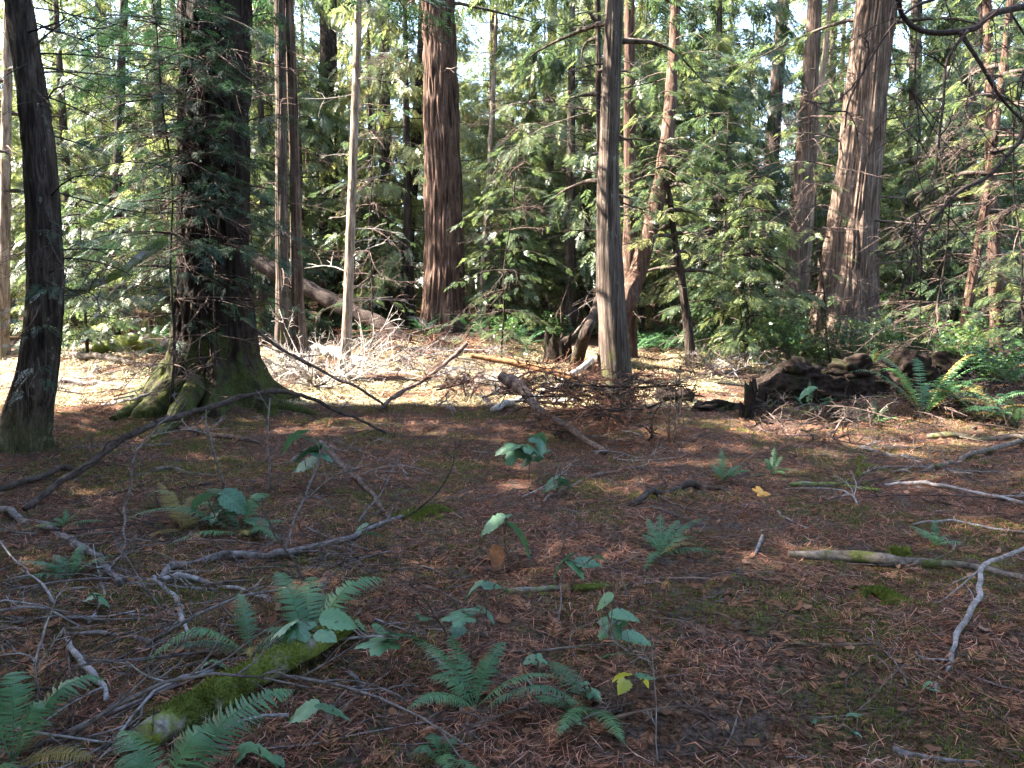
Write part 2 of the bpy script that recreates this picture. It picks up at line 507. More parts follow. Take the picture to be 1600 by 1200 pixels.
# ------------------------------------------------------------------ foliage sprays
def spray_template(nl, sub, rng, hang=0.18, narrow=0.17):
    """A flat fan of scale foliage, one unit long along x, spread along y."""
    v, f = [], []
    def diamond(b, d, w, side):
        k = len(v)
        p = np.array((-d[1], d[0], 0.0))
        p = p / (np.linalg.norm(p) + 1e-9) * w
        mid = b + d * 0.45
        v.extend((b, mid + p, b + d, mid - p))
        f.extend(((k, k + 1, k + 2), (k, k + 2, k + 3)))
    ax = lambda t: np.array((t, 0.03 * math.sin(5 * t), -hang * t * t))
    for s in (-1, 1):
        for q in range(nl):
            t = (q + 0.5 + 0.35 * rng.random()) / nl * 0.95
            w = 0.46 * (1 - t) ** 0.75 * min(1, 0.45 + 3 * t) * rng.uniform(0.75, 1.15) + 0.04
            an = R(rng.uniform(38, 62))
            d = np.array((math.cos(an), s * math.sin(an), -0.25 * rng.random() - 0.05)) * w
            b = ax(t)
            if not sub:
                diamond(b, d, narrow * w * 0.8 + 0.012, s)
            else:
                diamond(b, d, 0.010, s)
                for z in range(sub):
                    u = (z + 0.6) / sub
                    ww = w * 0.38 * (1 - u * 0.75)
                    for s2 in (-1, 1):
                        a2 = an * s + s2 * R(40)
                        d2 = np.array((math.cos(a2), math.sin(a2), -0.12)) * ww
                        diamond(b + d * u, d2, 0.11 * ww + 0.004, s2)
    diamond(ax(0.0), ax(1.0) - ax(0.0), 0.008, 1)
    diamond(ax(0.85), np.array((0.2, 0, -0.08)), 0.03, 1)
    return np.array(v), np.array(f)

rngT = np.random.default_rng(11)
SPRAY_FAR = [spray_template(10, 0, rngT, 0.24, 0.085) for _ in range(4)]
SPRAY_MID = [spray_template(12, 0, rngT, 0.28, 0.075) for _ in range(4)]
SPRAY_WIDE = [spray_template(7, 0, rngT) for _ in range(4)]
SPRAY_NEAR = [spray_template(8, 3, rngT, 0.25) for _ in range(4)]

def bough(limb, leaf, start, az, L, rise, droop, rng, tpl, per_m=9.0, size=(0.3, 0.55), r0=0.02, bare=0.2, fan=0.34, sides=4, hang=0.0):
    """A limb that rises and droops, with a fan of sprays on both sides."""
    s = np.linspace(0, 1, 7)
    dirv = np.array((math.cos(az), math.sin(az), 0.0))
    wob = (rng.random(2) - 0.5) * 0.25
    perp = np.array((-dirv[1], dirv[0], 0.0))
    line = lambda t: start + dirv * (L * t)[:, None] + perp * (L * wob[0] * t * t + 0.05 * L * np.sin(6 * t + wob[1] * 20))[:, None] + np.array((0, 0, 1.0)) * (L * (rise * t - droop * t * t))[:, None]
    if limb is not None:
        tube(limb, line(s), r0 * (1 - 0.85 * s), sides, caps=False)
    n = max(3, int(L * per_m))
    t = bare + (1 - bare) * rng.random(n) ** 0.8
    side = rng.choice((-1.0, 1.0), n)
    off = rng.random(n) * fan * L * (1.05 - 0.75 * t)
    P = line(t) + perp * (side * off)[:, None] + dirv * (off * 0.55)[:, None]
    P[:, 2] -= off * rng.uniform(0.05, 0.45, n)
    spread = rng.uniform(0.25, 1.2, n)
    fwd = dirv * np.cos(spread)[:, None] + perp * (side * np.sin(spread))[:, None]
    fwd[:, 2] -= rng.uniform(0.05, 0.65, n) + hang * rng.random(n)
    up = np.array((0, 0, 1.0)) + rng.normal(0, 0.35, (n, 3))
    place(leaf, tpl, rng.integers(0, len(tpl), n), frames(fwd, up), P, rng.uniform(size[0], size[1], n) * (1.1 - 0.45 * t))

def crown_mesh(H, z0, rmax, nb, seed, tpl, per_m, size, droop=0.45, bare=0.2, r0=0.02, top=0.25, p=0.9, hang=0.0):
    rng = np.random.default_rng(seed)
    limb, leaf = MB(), MB()
    for k in range(nb):
        u = (k + rng.random()) / nb
        z = z0 + (H - z0) * u
        L = rmax * (top + (1 - top) * (1 - u) ** p) * rng.uniform(0.55, 1.15) * (0.75 + 0.25 * min(1, u * 5))
        bough(limb, leaf, np.array((0, 0, z)), k * 2.399 + rng.uniform(-0.5, 0.5), L, rng.uniform(0.0, 0.35), droop * rng.uniform(0.6, 1.3), rng, tpl, per_m, size, r0, bare, hang=hang)
    return limb, leaf

def twigs(mb, start, d, L, r, rng, levels=2, n=6, sides=5, droop=0.15, wob=0.12, spread=0.9, shrink=0.5):
    """A bare branch with side twigs."""
    d = norm(d)
    k = 6 if levels > 1 else 5 if levels else 3
    s = np.linspace(0, 1, k)
    side = norm(np.cross(d, rng.normal(0, 1, 3)))
    up = norm(np.cross(side, d))
    pts = start + d * (L * s)[:, None] + side * (wob * L * (np.sin(s * rng.uniform(2, 5)) * rng.uniform(-1, 1)))[:, None] + up * (wob * L * s * s * rng.uniform(-1, 1))[:, None]
    pts[:, 2] -= droop * L * s * s
    tube(mb, pts, r * (1 - 0.8 * s) + 0.0012, sides, caps=levels > 1)
    if levels:
        for q in range(n):
            t = rng.uniform(0.2, 0.95)
            b = pts[0] + (spline(pts, 21)[int(t * 20)] - pts[0])
            dd = norm(d + spread * norm(rng.normal(0, 1, 3)))
            twigs(mb, b, dd, L * shrink * (1.1 - t * 0.6) * rng.uniform(0.5, 1.0), r * 0.45, rng, levels - 1, max(2, n // 2), max(3, sides - 1), droop, wob, spread, shrink)
    return mb

# ------------------------------------------------------------------ trunks
def trunk(spec, Y0, H, sides=64, step=0.05, ridge=(0.03, 0.07, 0.5), flare=(0.6, 0.5), lobes=5, seed=0.0, lump=0.05, zfine=None):
    """spec rows (px, py, width px) from the foot up; returns the mesh builder, the foot and a function z -> (x, y, r)."""
    C, Rr = [], []
    for px, py, w in spec:
        p = at(px, py, Y0)
        C.append(p); Rr.append(px_size(w, p) / 2)
    C, Rr = np.array(C), np.array(Rr)
    foot = np.array((C[0][0], Y0, hz(C[0][0], Y0)))
    z, x, r = C[:, 2].copy(), C[:, 0].copy(), Rr.copy()
    zt = z[-1]
    sl = np.clip((x[-1] - x[-2]) / (z[-1] - z[-2]), -0.12, 0.12)
    ext = max(H - zt, 0.5)
    z = np.append(z, (zt + ext * 0.5, zt + ext)); x = np.append(x, (x[-1] + sl * ext * 0.4, x[-1] + sl * ext * 0.6)); r = np.append(r, (r[-1] * 0.72, r[-1] * 0.25))
    zf = zt + 0.3 if zfine is None else zfine
    zs = np.concatenate((np.arange(foot[2] - 0.45, zf, step), np.arange(zf, zt + ext, 0.4)))
    def sm(vals):
        v = np.interp(zs, z, vals)
        k = max(3, int(0.5 / step)) | 1
        pad = np.concatenate((np.full(k // 2, v[0]), v, np.full(k // 2, v[-1])))
        return np.convolve(pad, np.ones(k) / k, 'valid')
    xc, rc = sm(x), sm(r)
    th = np.arange(sides) / sides * 2 * np.pi
    ct, st = np.cos(th)[None], np.sin(th)[None]
    zr = (zs - foot[2])[:, None]
    amp, wr, lz = ridge
    rr = rc[:, None] * np.ones((1, sides))
    warp = (vnoise(ct * 2 + seed, st * 2, zs[:, None] * 0.9) - 0.5) * 1.6
    q = vnoise(ct * rc[:, None] / wr + seed + warp * 0.7, st * rc[:, None] / wr + warp, zs[:, None] / lz)
    q2 = vnoise(ct * rc[:, None] / wr * 2.3 + seed + 9, st * rc[:, None] / wr * 2.3, zs[:, None] / lz * 2.6)
    rid = np.abs(2 * q - 1)
    rr = rr + amp * (np.clip(rid * 1.7, 0, 1) - 0.7) + amp * 0.5 * (q2 - 0.5)
    rr = rr * (1 + lump * 2 * (vnoise(ct * 1.5 + seed, st * 1.5 + 4, zs[:, None] / 1.1) - 0.5))
    lob = 0.15 + 0.7 * (0.5 + 0.5 * np.cos(lobes * np.arctan2(st, ct) + seed + 1.5 * np.sin(np.arctan2(st, ct) * 2 + seed))) ** 1.5
    rr = rr * (1 + flare[0] * np.exp(-np.clip(zr, 0, 9) / flare[1]) * (0.45 + 1.1 * lob))
    V = np.stack((xc[:, None] + rr * ct, Y0 + rr * st, zs[:, None] * np.ones((1, sides))), -1)
    n = len(zs)
    i, j = np.meshgrid(np.arange(n - 1), np.arange(sides), indexing='ij')
    j2 = (j + 1) % sides
    Fq = np.stack((i * sides + j, i * sides + j2, (i + 1) * sides + j2, (i + 1) * sides + j), -1).reshape(-1, 4)
    mb = MB().add(V.reshape(-1, 3), Fq)
    fn = lambda zz: (float(np.interp(zz, zs, xc)), Y0, float(np.interp(zz, zs, rc)))
    return mb, foot, fn

def add_crown(t, fn, foot, z0, z1, rmax, nb, seed, per_m=5.0, size=(0.4, 0.7), m='foliage'):
    """A living crown on a big trunk, above what the picture shows of it."""
    rng = np.random.default_rng(seed)
    limb, leaf = MB(), MB()
    for k in range(nb):
        u = (k + rng.random()) / nb
        z = z0 + (z1 - z0) * u
        x, y, r = fn(z)
        bough(limb, leaf, np.array((x, y, z)), k * 2.399 + rng.uniform(-0.4, 0.4), rmax * (1.05 - 0.75 * u) * rng.uniform(0.6, 1.1), 0.2, 0.4, rng, SPRAY_FAR, per_m, size, 0.05, 0.25)
    part('limbs', limb, M['bark_far'], t)['kind'] = 'stuff'
    part('crown', leaf, M[m], t)

def dead_branches(t, fn, zs, rng, m, L=(0.6, 1.6), r=0.014, n=5, levels=1, az=None, droop=0.2, rise=0.0):
    """Bare stubs and branches low on a trunk, each a part of its own."""
    for k, z in enumerate(zs):
        x, y, rad = fn(z)
        a = rng.uniform(0, 2 * np.pi) if az is None else az[k % len(az)] + rng.uniform(-0.35, 0.35)
        d = np.array((math.cos(a), math.sin(a), rise + rng.uniform(-0.25, 0.2)))
        st = np.array((x, y, z)) + d * rad * 0.8
        part('dead_branch', twigs(MB(), st, d, rng.uniform(*L), r * rng.uniform(0.7, 1.3), rng, levels, n, 5, droop), M[m], t)

rngB = np.random.default_rng(3)
TOP = 0.0
# thick dark tree with spreading mossy roots
spec = [(322, 652, 128), (328, 600, 124), (334, 540, 118), (335, 470, 112), (333, 400, 106), (335, 200, 104), (336, 0, 108)]
mb, foot, fnB = trunk(spec, 11.0, 19.0, 200, 0.035, (0.045, 0.075, 0.32), (0.95, 0.36), 7, 2.0, 0.03)
tB = thing('conifer_tree', 'very thick dark conifer trunk with wide mossy root flare', 'tree', foot)
part('trunk', mb, M['bark_big'], tB)
def root(t, foot, pts, r, m, seed):
    P = []
    for k, (px, py) in enumerate(pts):
        p = gp(px, py)
        P.append(p)
    P[0] = np.array((foot[0] + 0.5 * (P[0][0] - foot[0]), foot[1] + 0.5 * (P[0][1] - foot[1]), foot[2] + 0.26))
    C = spline(P, 26)
    rad = np.interp(np.linspace(0, 1, 26), np.linspace(0, 1, len(r)), r)
    C[:, 2] += rad * 0.15
    part('root', tube(MB(), C, rad, 22, 0.22, seed, rs=0.1), M[m], t)
root(tB, foot, [(275, 640), (238, 634), (208, 646), (176, 658)], (0.22, 0.17, 0.12, 0.05), 'bark_big', 1.0)
root(tB, foot, [(385, 640), (420, 636), (455, 640), (492, 648)], (0.22, 0.15, 0.08, 0.03), 'bark_big', 2.0)
root(tB, foot, [(300, 655), (262, 672), (238, 688)], (0.16, 0.09, 0.03), 'bark_big', 3.0)
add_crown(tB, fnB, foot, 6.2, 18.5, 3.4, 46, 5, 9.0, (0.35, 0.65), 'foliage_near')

# slim leaning tree at the picture's left edge
spec = [(22, 708, 72), (38, 660, 66), (56, 600, 60), (68, 520, 55), (72, 440, 52), (68, 320, 47), (60, 220, 45), (48, 130, 42), (28, 0, 40)]
mb, foot, fnA = trunk(spec, 8.2, 12.0, 90, 0.035, (0.012, 0.035, 0.3), (0.35, 0.3), 4, 5.0, 0.06)
tA = thing('conifer_tree', 'slim dark conifer leaning over, its foot curving outwards, in front of the thick trunk', 'tree', foot)
part('trunk', mb, M['bark_dark'], tA)
add_crown(tA, fnA, foot, 8.5, 11.8, 1.9, 14, 6)

# red-brown fir in the middle
spec = [(692, 528, 68), (693, 480, 64), (695, 420, 62), (694, 340, 59), (691, 240, 57), (688, 120, 54), (685, 0, 51)]
mb, foot, fnE = trunk(spec, 20.0, 26.0, 170, 0.06, (0.062, 0.085, 0.7), (0.25, 0.4), 6, 8.0, 0.07)
tE = thing('fir_tree', 'tall red-brown fir trunk with deeply furrowed bark on a low mound', 'tree', foot)
part('trunk', mb, M['bark_fir'], tE)
add_crown(tE, fnE, foot, 8.8, 25.5, 3.4, 50, 7, 9.0, (0.35, 0.7))
dead_branches(tE, fnE, (6.3, 7.4, 8.5), rngB, 'wood_brown', (0.4, 0.9), 0.015, 3)

# straight grey cedar standing before the sunlit clearing
spec = [(970, 652, 48), (966, 600, 46), (960, 540, 45), (954, 450, 44), (950, 350, 38), (951, 250, 31), (955, 130, 30), (960, 0, 29)]
mb, foot, fnF = trunk(spec, 11.3, 17.0, 96, 0.04, (0.011, 0.028, 1.1), (0.22, 0.25), 5, 11.0, 0.04)
tF = thing('cedar_tree', 'straight grey cedar trunk, sunlit along one side, beside the brush pile', 'tree', foot)
part('trunk', mb, M['bark_grey'], tF)
dead_branches(tF, fnF, (2.6, 3.1, 3.4, 3.9, 4.3, 4.6, 5.0, 5.3), rngB, 'wood_dark', (0.5, 1.3), 0.013, 4, 1, (3.0, 0.2, 2.7, 0.5), 0.1, 0.1)
add_crown(tF, fnF, foot, 5.2, 16.8, 2.2, 40, 8, 9.0, (0.3, 0.6))

# big fluted cedar on the right
spec = [(1316, 556, 108), (1320, 500, 94), (1324, 440, 84), (1332, 350, 74), (1340, 280, 68), (1349, 200, 63), (1358, 100, 61), (1370, 0, 58)]
mb, foot, fnG = trunk(spec, 17.0, 22.0, 170, 0.05, (0.055, 0.06, 1.3), (0.30, 0.55), 6, 14.0, 0.10)
tG = thing('cedar_tree', 'broad red-brown cedar trunk with fluted stringy bark behind the rotting log', 'tree', foot)
part('trunk', mb, M['bark_cedar'], tG)
dead_branches(tG, fnG, (2.3, 2.9, 3.3, 3.8, 4.3, 4.9, 5.4, 6.1, 6.6), rngB, 'wood_mossy', (0.8, 2.0), 0.022, 5, 1, (-0.3, 3.4, -0.8, 0.1), 0.15, 0.1)
add_crown(tG, fnG, foot, 7.2, 21.5, 3.4, 44, 9, 9.0, (0.35, 0.7))

# pale twin trunks behind the thick tree
tC = thing('cedar_tree', 'pale sunlit cedar with twin stems, just behind the thick dark trunk', 'tree', at(462, 600, 14.0) * (1, 1, 0) + (0, 0, hz(at(462, 600, 14.0)[0], 14.0)))
mb, _, fnC = trunk([(448, 603, 40), (444, 540, 26), (441, 440, 20), (440, 300, 19), (439, 150, 18), (437, 0, 17)], 14.0, 15.0, 64, 0.06, (0.014, 0.03, 0.9), (0.35, 0.4), 5, 17.0)
part('trunk', mb, M['bark_grey'], tC)
mb, _, fnC2 = trunk([(478, 606, 36), (470, 550, 22), (464, 440, 18), (462, 300, 17), (457, 150, 15), (452, 0, 13)], 14.15, 14.0, 56, 0.06, (0.014, 0.03, 0.9), (0.5, 0.4), 4, 19.0)
part('trunk', mb, M['bark_cedar'], tC)
dead_branches(tC, fnC, np.linspace(2.2, 6.8, 13), rngB, 'wood_brown', (0.5, 1.4), 0.013, 5, 1)
add_crown(tC, fnC, tC.location, 6.6, 14.5, 2.0, 26, 10, 9.0, (0.3, 0.6))

# thin sunlit pole tree
spec = [(536, 606, 20), (540, 560, 16), (545, 450, 15), (549, 330, 14), (554, 200, 13), (558, 90, 12), (560, 0, 11)]
mb, foot, fnD = trunk(spec, 14.3, 14.0, 40, 0.06, (0.006, 0.03, 0.4), (0.3, 0.2), 4, 23.0, 0.08)
tD = thing('young_tree', 'thin straight pale tree stem, brightly sunlit', 'tree', foot)
part('trunk', mb, M['bark_pale'], tD)
dead_branches(tD, fnD, np.linspace(1.6, 7.2, 22), rngB, 'wood_pale', (0.35, 1.1), 0.009, 4, 1, (0.0, 0.3, 3.1, -0.4), 0.05, 0.1)
add_crown(tD, fnD, foot, 8.5, 13.8, 1.4, 16, 12)

# trunks of the middle distance: (label, name, material, depth, spec, height, dead)
MID = [
    ('slender brown cedar standing close beside a thin pale stem', 'cedar_tree', 'bark_cedar', 20.0, [(1234, 536, 36), (1240, 450, 31), (1250, 350, 29), (1258, 230, 27), (1268, 100, 24), (1273, 0, 22)], 17.0, 14),
    ('thin pale stem standing close beside the slender brown cedar', 'young_tree', 'bark_pale', 20.6, [(1250, 530, 12), (1262, 400, 11), (1270, 280, 10), (1280, 160, 9), (1298, 0, 8)], 14.0, 6),
    ('straight grey-brown trunk deep between the leaning red trunk and the slender cedar', 'conifer_tree', 'bark_far', 24.0, [(1188, 512, 27), (1194, 400, 24), (1206, 250, 23), (1214, 130, 21), (1224, 0, 20)], 18.0, 16),
    ('dark thick trunk in shade behind the pale twin-stemmed cedar', 'conifer_tree', 'bark_dark', 25.0, [(518, 500, 40), (516, 400, 36), (514, 250, 31), (513, 100, 28), (513, 0, 26)], 18.0, 10),
    ('grey-green slim trunk rising behind the leaning dead log', 'conifer_tree', 'bark_grey', 27.0, [(606, 498, 22), (604, 400, 20), (602, 250, 19), (600, 0, 17)], 18.0, 10),
    ('dark trunk tilting towards the red-brown fir', 'conifer_tree', 'bark_dark', 25.0, [(628, 500, 22), (636, 400, 19), (648, 250, 17), (657, 120, 16), (662, 0, 14)], 18.0, 10),
    ('thin brown trunk hidden behind the straight grey cedar', 'cedar_tree', 'bark_red', 17.0, [(982, 548, 26), (983, 450, 24), (985, 330, 22), (984, 200, 19), (984, 100, 17), (984, 0, 15)], 15.0, 8),
    ('thin dark bent trunk standing in the ferns behind the clearing', 'young_tree', 'bark_dark', 15.5, [(1080, 562, 16), (1074, 500, 14), (1064, 430, 12), (1052, 360, 10), (1046, 300, 7)], 4.6, 8),
    ('thin leaning trunk with reddish bark at the right of the fluted cedar', 'young_tree', 'bark_red', 13.0, [(1497, 575, 17), (1508, 500, 15), (1522, 420, 14), (1538, 330, 13), (1552, 230, 12), (1566, 120, 11), (1580, 0, 10)], 9.0, 14),
    ('short reddish trunk behind the fern bank near the right edge', 'cedar_tree', 'bark_red', 16.0, [(1560, 545, 24), (1557, 480, 20), (1554, 400, 18), (1548, 280, 16), (1545, 100, 14), (1542, 0, 13)], 11.0, 10),
    ('pale lit trunk at the far left edge behind the slim leaning conifer', 'young_tree', 'bark_pale', 16.0, [(4, 540, 20), (6, 400, 17), (9, 250, 15), (12, 100, 14), (14, 0, 13)], 11.0, 6),
    ('slim dark trunk between the slim leaning conifer and the thick trunk', 'young_tree', 'bark_dark', 19.0, [(178, 515, 18), (180, 400, 16), (184, 250, 14), (190, 100, 13), (194, 0, 12)], 12.0, 12),
    ('slim shaded trunk seen past the left side of the thick trunk', 'young_tree', 'bark_far', 23.0, [(255, 505, 22), (252, 400, 19), (248, 250, 17), (244, 0, 15)], 14.0, 10),
    ('thin upright stem between the red-brown fir and the grey cedar', 'young_tree', 'bark_pale', 22.0, [(752, 512, 12), (756, 420, 10), (763, 300, 9), (768, 200, 8), (774, 60, 7)], 11.0, 12),
    ('slim grey trunk far behind the stump', 'conifer_tree', 'bark_far', 29.0, [(852, 490, 20), (854, 400, 18), (858, 250, 16), (864, 0, 14)], 18.0, 10),
    ('thin dark stem close behind the straight grey cedar', 'young_tree', 'bark_dark', 14.5, [(944, 585, 16), (942, 450, 13), (938, 330, 11), (936, 200, 10), (934, 0, 9)], 10.0, 8),
    ('brown trunk in the deep shade right of the fluted cedar', 'conifer_tree', 'bark_far', 22.0, [(1420, 520, 24), (1424, 400, 21), (1428, 250, 19), (1432, 0, 17)], 16.0, 12),
]
for k, (label, name, m, Y0, spec, H, nd) in enumerate(MID):
    mb, foot, fn = trunk(spec, Y0, H, 36, 0.1, (0.016, 0.05, 0.6), (0.3, 0.3), 5, 31.0 + k * 3.7, 0.07)
    t = thing(name, label, 'tree', foot)
    part('trunk', mb, M[m], t)
    zt = min(at(spec[-1][0], 0, Y0)[2], H)
    dead_branches(t, fn, foot[2] + (zt - foot[2]) * (0.12 + 0.88 * rngB.random(nd)), rngB, 'wood_mossy' if k % 2 else 'wood_brown', (0.5, 1.5), 0.012, 5, 1)
    if name != 'young_tree':
        add_crown(t, fn, foot, max(zt + 0.5, H * 0.5), H - 0.4, 2.0, 16, 40 + k)
    elif k in (7, 8, 10, 11, 12, 15):
        add_crown(t, fn, foot, zt * 0.45, H - 0.2, 1.3, 14, 40 + k, 7.0, (0.25, 0.5))

# the leaning red trunk and its companion, growing out over the ferns
def leaning(label, name, m, pts, wid, seed, group=None):
    P = [gp(*pts[0][:2]) if pts[0][2] is None else at(*pts[0])] + [at(*p) for p in pts[1:]]
    P[0][2] -= 0.15
    d = P[-1] - P[-2]
    P.append(P[-1] + d / np.linalg.norm(d) * 2.5 + np.array((0, 0, 2.0)))
    n = 80
    C = spline(P, n)
    rad = np.interp(np.linspace(0, 1, n), np.linspace(0, 1, len(P)), [px_size(w, p) / 2 for w, p in zip(wid + [wid[-1] * 0.6], P)])
    t = thing(name, label, 'tree', P[0])
    part('trunk', tube(MB(), C, rad, 40, 0.16, seed, rs=0.09), M[m], t)
    return t, C, rad
tJ, CJ, rJ = leaning('red-barked trunk leaning far over behind the straight grey cedar', 'cedar_tree', 'bark_red', [(948, 562, None), (972, 490, 15.0), (995, 430, 15.2), (1015, 360, 15.4), (1032, 285, 15.6), (1044, 200, 15.8), (1051, 110, 16.0), (1056, 0, 16.2)], [38, 31, 28, 26, 23, 20, 18, 15], 3.0)
leaf, limb = MB(), MB()
rng = np.random.default_rng(77)
for k in range(44):
    q = rng.integers(24, 79)
    bough(limb, leaf, CJ[q], rng.uniform(0, 6.28), rng.uniform(0.8, 1.7), 0.15, 0.5, rng, SPRAY_MID, 10, (0.22, 0.42), 0.014)
part('limbs', limb, M['wood_brown'], tJ)['kind'] = 'stuff'
part('crown', leaf, M['foliage'], tJ)
tJ2, _, _ = leaning('dark curved root-like stem arching up beside the stump', 'young_tree', 'bark_dark', [(900, 560, None), (912, 528, 13.6), (926, 496, 13.8), (934, 470, 14.2), (938, 440, 14.6)], [22, 18, 15, 13, 11], 5.0)

# ------------------------------------------------------------------ boughs that hang before the thick trunk and between the left trees
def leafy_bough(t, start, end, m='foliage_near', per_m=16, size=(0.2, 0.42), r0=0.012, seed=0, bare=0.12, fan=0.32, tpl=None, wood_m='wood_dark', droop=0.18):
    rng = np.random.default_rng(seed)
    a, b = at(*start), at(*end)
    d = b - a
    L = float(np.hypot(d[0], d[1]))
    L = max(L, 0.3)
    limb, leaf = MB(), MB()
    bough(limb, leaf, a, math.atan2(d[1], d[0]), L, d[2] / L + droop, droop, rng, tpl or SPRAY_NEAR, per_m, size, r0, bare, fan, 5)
    o = part('bough', limb, M[wood_m], t)
    if leaf.n:
        s = link('sprays', leaf.mesh('sprays', M[m], np.array(t.location)), o)
LB = [((300, 60), (165, 50)), ((300, 110), (140, 130)), ((300, 150), (190, 215)), ((290, 40), (230, 10)), ((292, 190), (175, 165)), ((292, 230), (210, 290)), ((330, 20), (400, 60)), ((350, 60), (300, 100)),
      ((330, 120), (360, 135)), ((345, 180), (290, 200)), ((340, 215), (375, 190)), ((300, 290), (180, 330)), ((335, 300), (340, 330)), ((290, 330), (130, 395)), ((292, 380), (200, 440)), ((380, 100), (440, 130)), ((382, 190), (452, 180)), ((300, 10), (100, 90)), ((296, 80), (90, 165)), ((380, 30), (440, 20))]
for k, (a, b) in enumerate(LB):
    front = k in (6, 7, 8, 9, 10, 12)
    Ya = 10.45 if front else 10.9
    leafy_bough(tB, (*a, Ya), (*b, Ya - (0.9 if front else rngB.uniform(-0.5, 1.0))), seed=100 + k, per_m=34 if k < 11 or k > 14 else 24)
LA = [((60, 205), (190, 255), 8.1, 8.6), ((50, 75), (150, 5), 8.1, 8.3), ((62, 115), (235, 130), 8.2, 9.0), ((70, 330), (110, 390), 8.1, 7.7), ((75, 440), (130, 475), 8.1, 7.6), ((70, 470), (20, 545), 8.1, 7.5), ((62, 560), (40, 620), 8.0, 7.4), ((44, 100), (0, 130), 8.1, 7.9)]
for k, (a, b, ya, yb) in enumerate(LA):
    leafy_bough(tA, (*a, ya), (*b, yb), seed=140 + k, per_m=18, size=(0.14, 0.32))
# bare limbs on the two left trees
for k in range(34):
    z = rngB.uniform(1.6, 5.2)
    x, y, r = fnB(z)
    a = rngB.uniform(-2.9, -0.3)
    d = np.array((math.cos(a), math.sin(a), rngB.uniform(-0.3, 0.15)))
    part('dead_branch', twigs(MB(), np.array((x, y, z)) + d * r * 0.9, d, rngB.uniform(0.5, 1.7), 0.010, rngB, 2, 5, 5, 0.25, 0.15), M['wood_brown'], tB)
for k in range(18):
    z = rngB.uniform(1.2, 4.6)
    x, y, r = fnA(z)
    a = rngB.uniform(-1.2, 1.2)
    d = np.array((math.cos(a), math.sin(a), rngB.uniform(-0.3, 0.3)))
    part('dead_branch', twigs(MB(), np.array((x, y, z)) + d * r * 0.8, d, rngB.uniform(0.5, 1.5), 0.009, rngB, 2, 4, 5, 0.2, 0.15), M['wood_dark'], tA)

# ------------------------------------------------------------------ the wood behind: copies of a few trees
def tree_kind(name, H, z0, rmax, nb, seed, r, tpl, per_m, size, bark_m, leaf_m='foliage', droop=0.45, bare=0.2, dead=0, top=0.25, hang=0.0):
    rng = np.random.default_rng(seed)
    tr = MB()
    s = np.linspace(0, 1, 14)
    cx = 0.25 * np.sin(s * 3 + seed) * s; cyy = 0.25 * np.cos(s * 2.3 + seed) * s - 0.25 * s * math.cos(seed)
    cl = np.stack((cx * 0, cyy * 0, s * H - 0.4), -1)
    tube(tr, cl, r * (1.25 * np.exp(-s * 14) * 0.5 + 1 - 0.93 * s), 14, 0.12, seed, rs=0.12)
    for q in range(dead):
        a = rng.uniform(0, 6.28)
        z = rng.uniform(0.5, min(H * 0.85, 13.0))
        d = np.array((math.cos(a), math.sin(a), rng.uniform(-0.2, 0.2)))
        twigs(tr, np.array((0, 0, z)) + d * r * 0.6, d, rng.uniform(0.8, 2.6), 0.014, rng, 2, 4, 4, 0.25, 0.2)
    limb, leaf = crown_mesh(H - 0.2, z0, rmax, nb, seed, tpl, per_m, size, droop, bare, 0.018, top, 0.9, hang)
    tr.add(np.concatenate(limb.v), np.concatenate(limb.f))
    return tr.mesh('trunk', M[bark_m]), leaf.mesh('crown', M[leaf_m])
KINDS = [
    tree_kind('tall', 20, 3.0, 2.9, 76, 1, 0.22, SPRAY_FAR, 13, (0.35, 0.7), 'bark_far', dead=40),
    tree_kind('tall', 17, 2.0, 2.7, 70, 2, 0.18, SPRAY_FAR, 13, (0.35, 0.7), 'bark_far', dead=40),
    tree_kind('tall', 22, 5.0, 3.1, 66, 3, 0.26, SPRAY_FAR, 13, (0.35, 0.7), 'bark_far', dead=50),
    tree_kind('young', 8.5, 0.5, 2.3, 38, 4, 0.08, SPRAY_FAR, 28, (0.25, 0.52), 'bark_far', droop=0.5, bare=0.1, top=0.45, dead=34),
    tree_kind('young', 6.0, 0.3, 2.1, 30, 5, 0.06, SPRAY_FAR, 28, (0.25, 0.5), 'bark_far', droop=0.6, bare=0.1, top=0.4, dead=26, hang=0.5),
    tree_kind('young', 4.2, 0.3, 1.7, 28, 6, 0.045, SPRAY_MID, 22, (0.22, 0.48), 'bark_dark', droop=0.5, bare=0.1, dead=14, hang=0.4),
    tree_kind('young', 12., 0.8, 3.0, 42, 7, 0.11, SPRAY_FAR, 25, (0.3, 0.65), 'bark_far', droop=0.65, bare=0.12, dead=50, top=0.5, hang=0.8),
    tree_kind('tall', 19, 1.5, 3.2, 100, 8, 0.22, SPRAY_WIDE, 14, (0.6, 1.0), 'bark_dark', dead=8, top=0.35),
    tree_kind('cedar', 15., 1.5, 3.3, 40, 9, 0.16, SPRAY_MID, 24, (0.4, 0.75), 'bark_far', droop=0.7, bare=0.15, dead=50, top=0.5, hang=1.6),
]
def wood_zone(x, y):
    px = 800 + FOCAL * x / max(y, 1)
    z = 'left of the thick dark trunk' if px < 280 else 'between the thick trunk and the red-brown fir' if px < 690 else 'between the red-brown fir and the grey cedar' if px < 955 else 'between the grey cedar and the slender brown cedar' if px < 1250 else 'right of the fluted cedar'
    return z, ('far off ' if y > 42 else 'in the wood ') + z
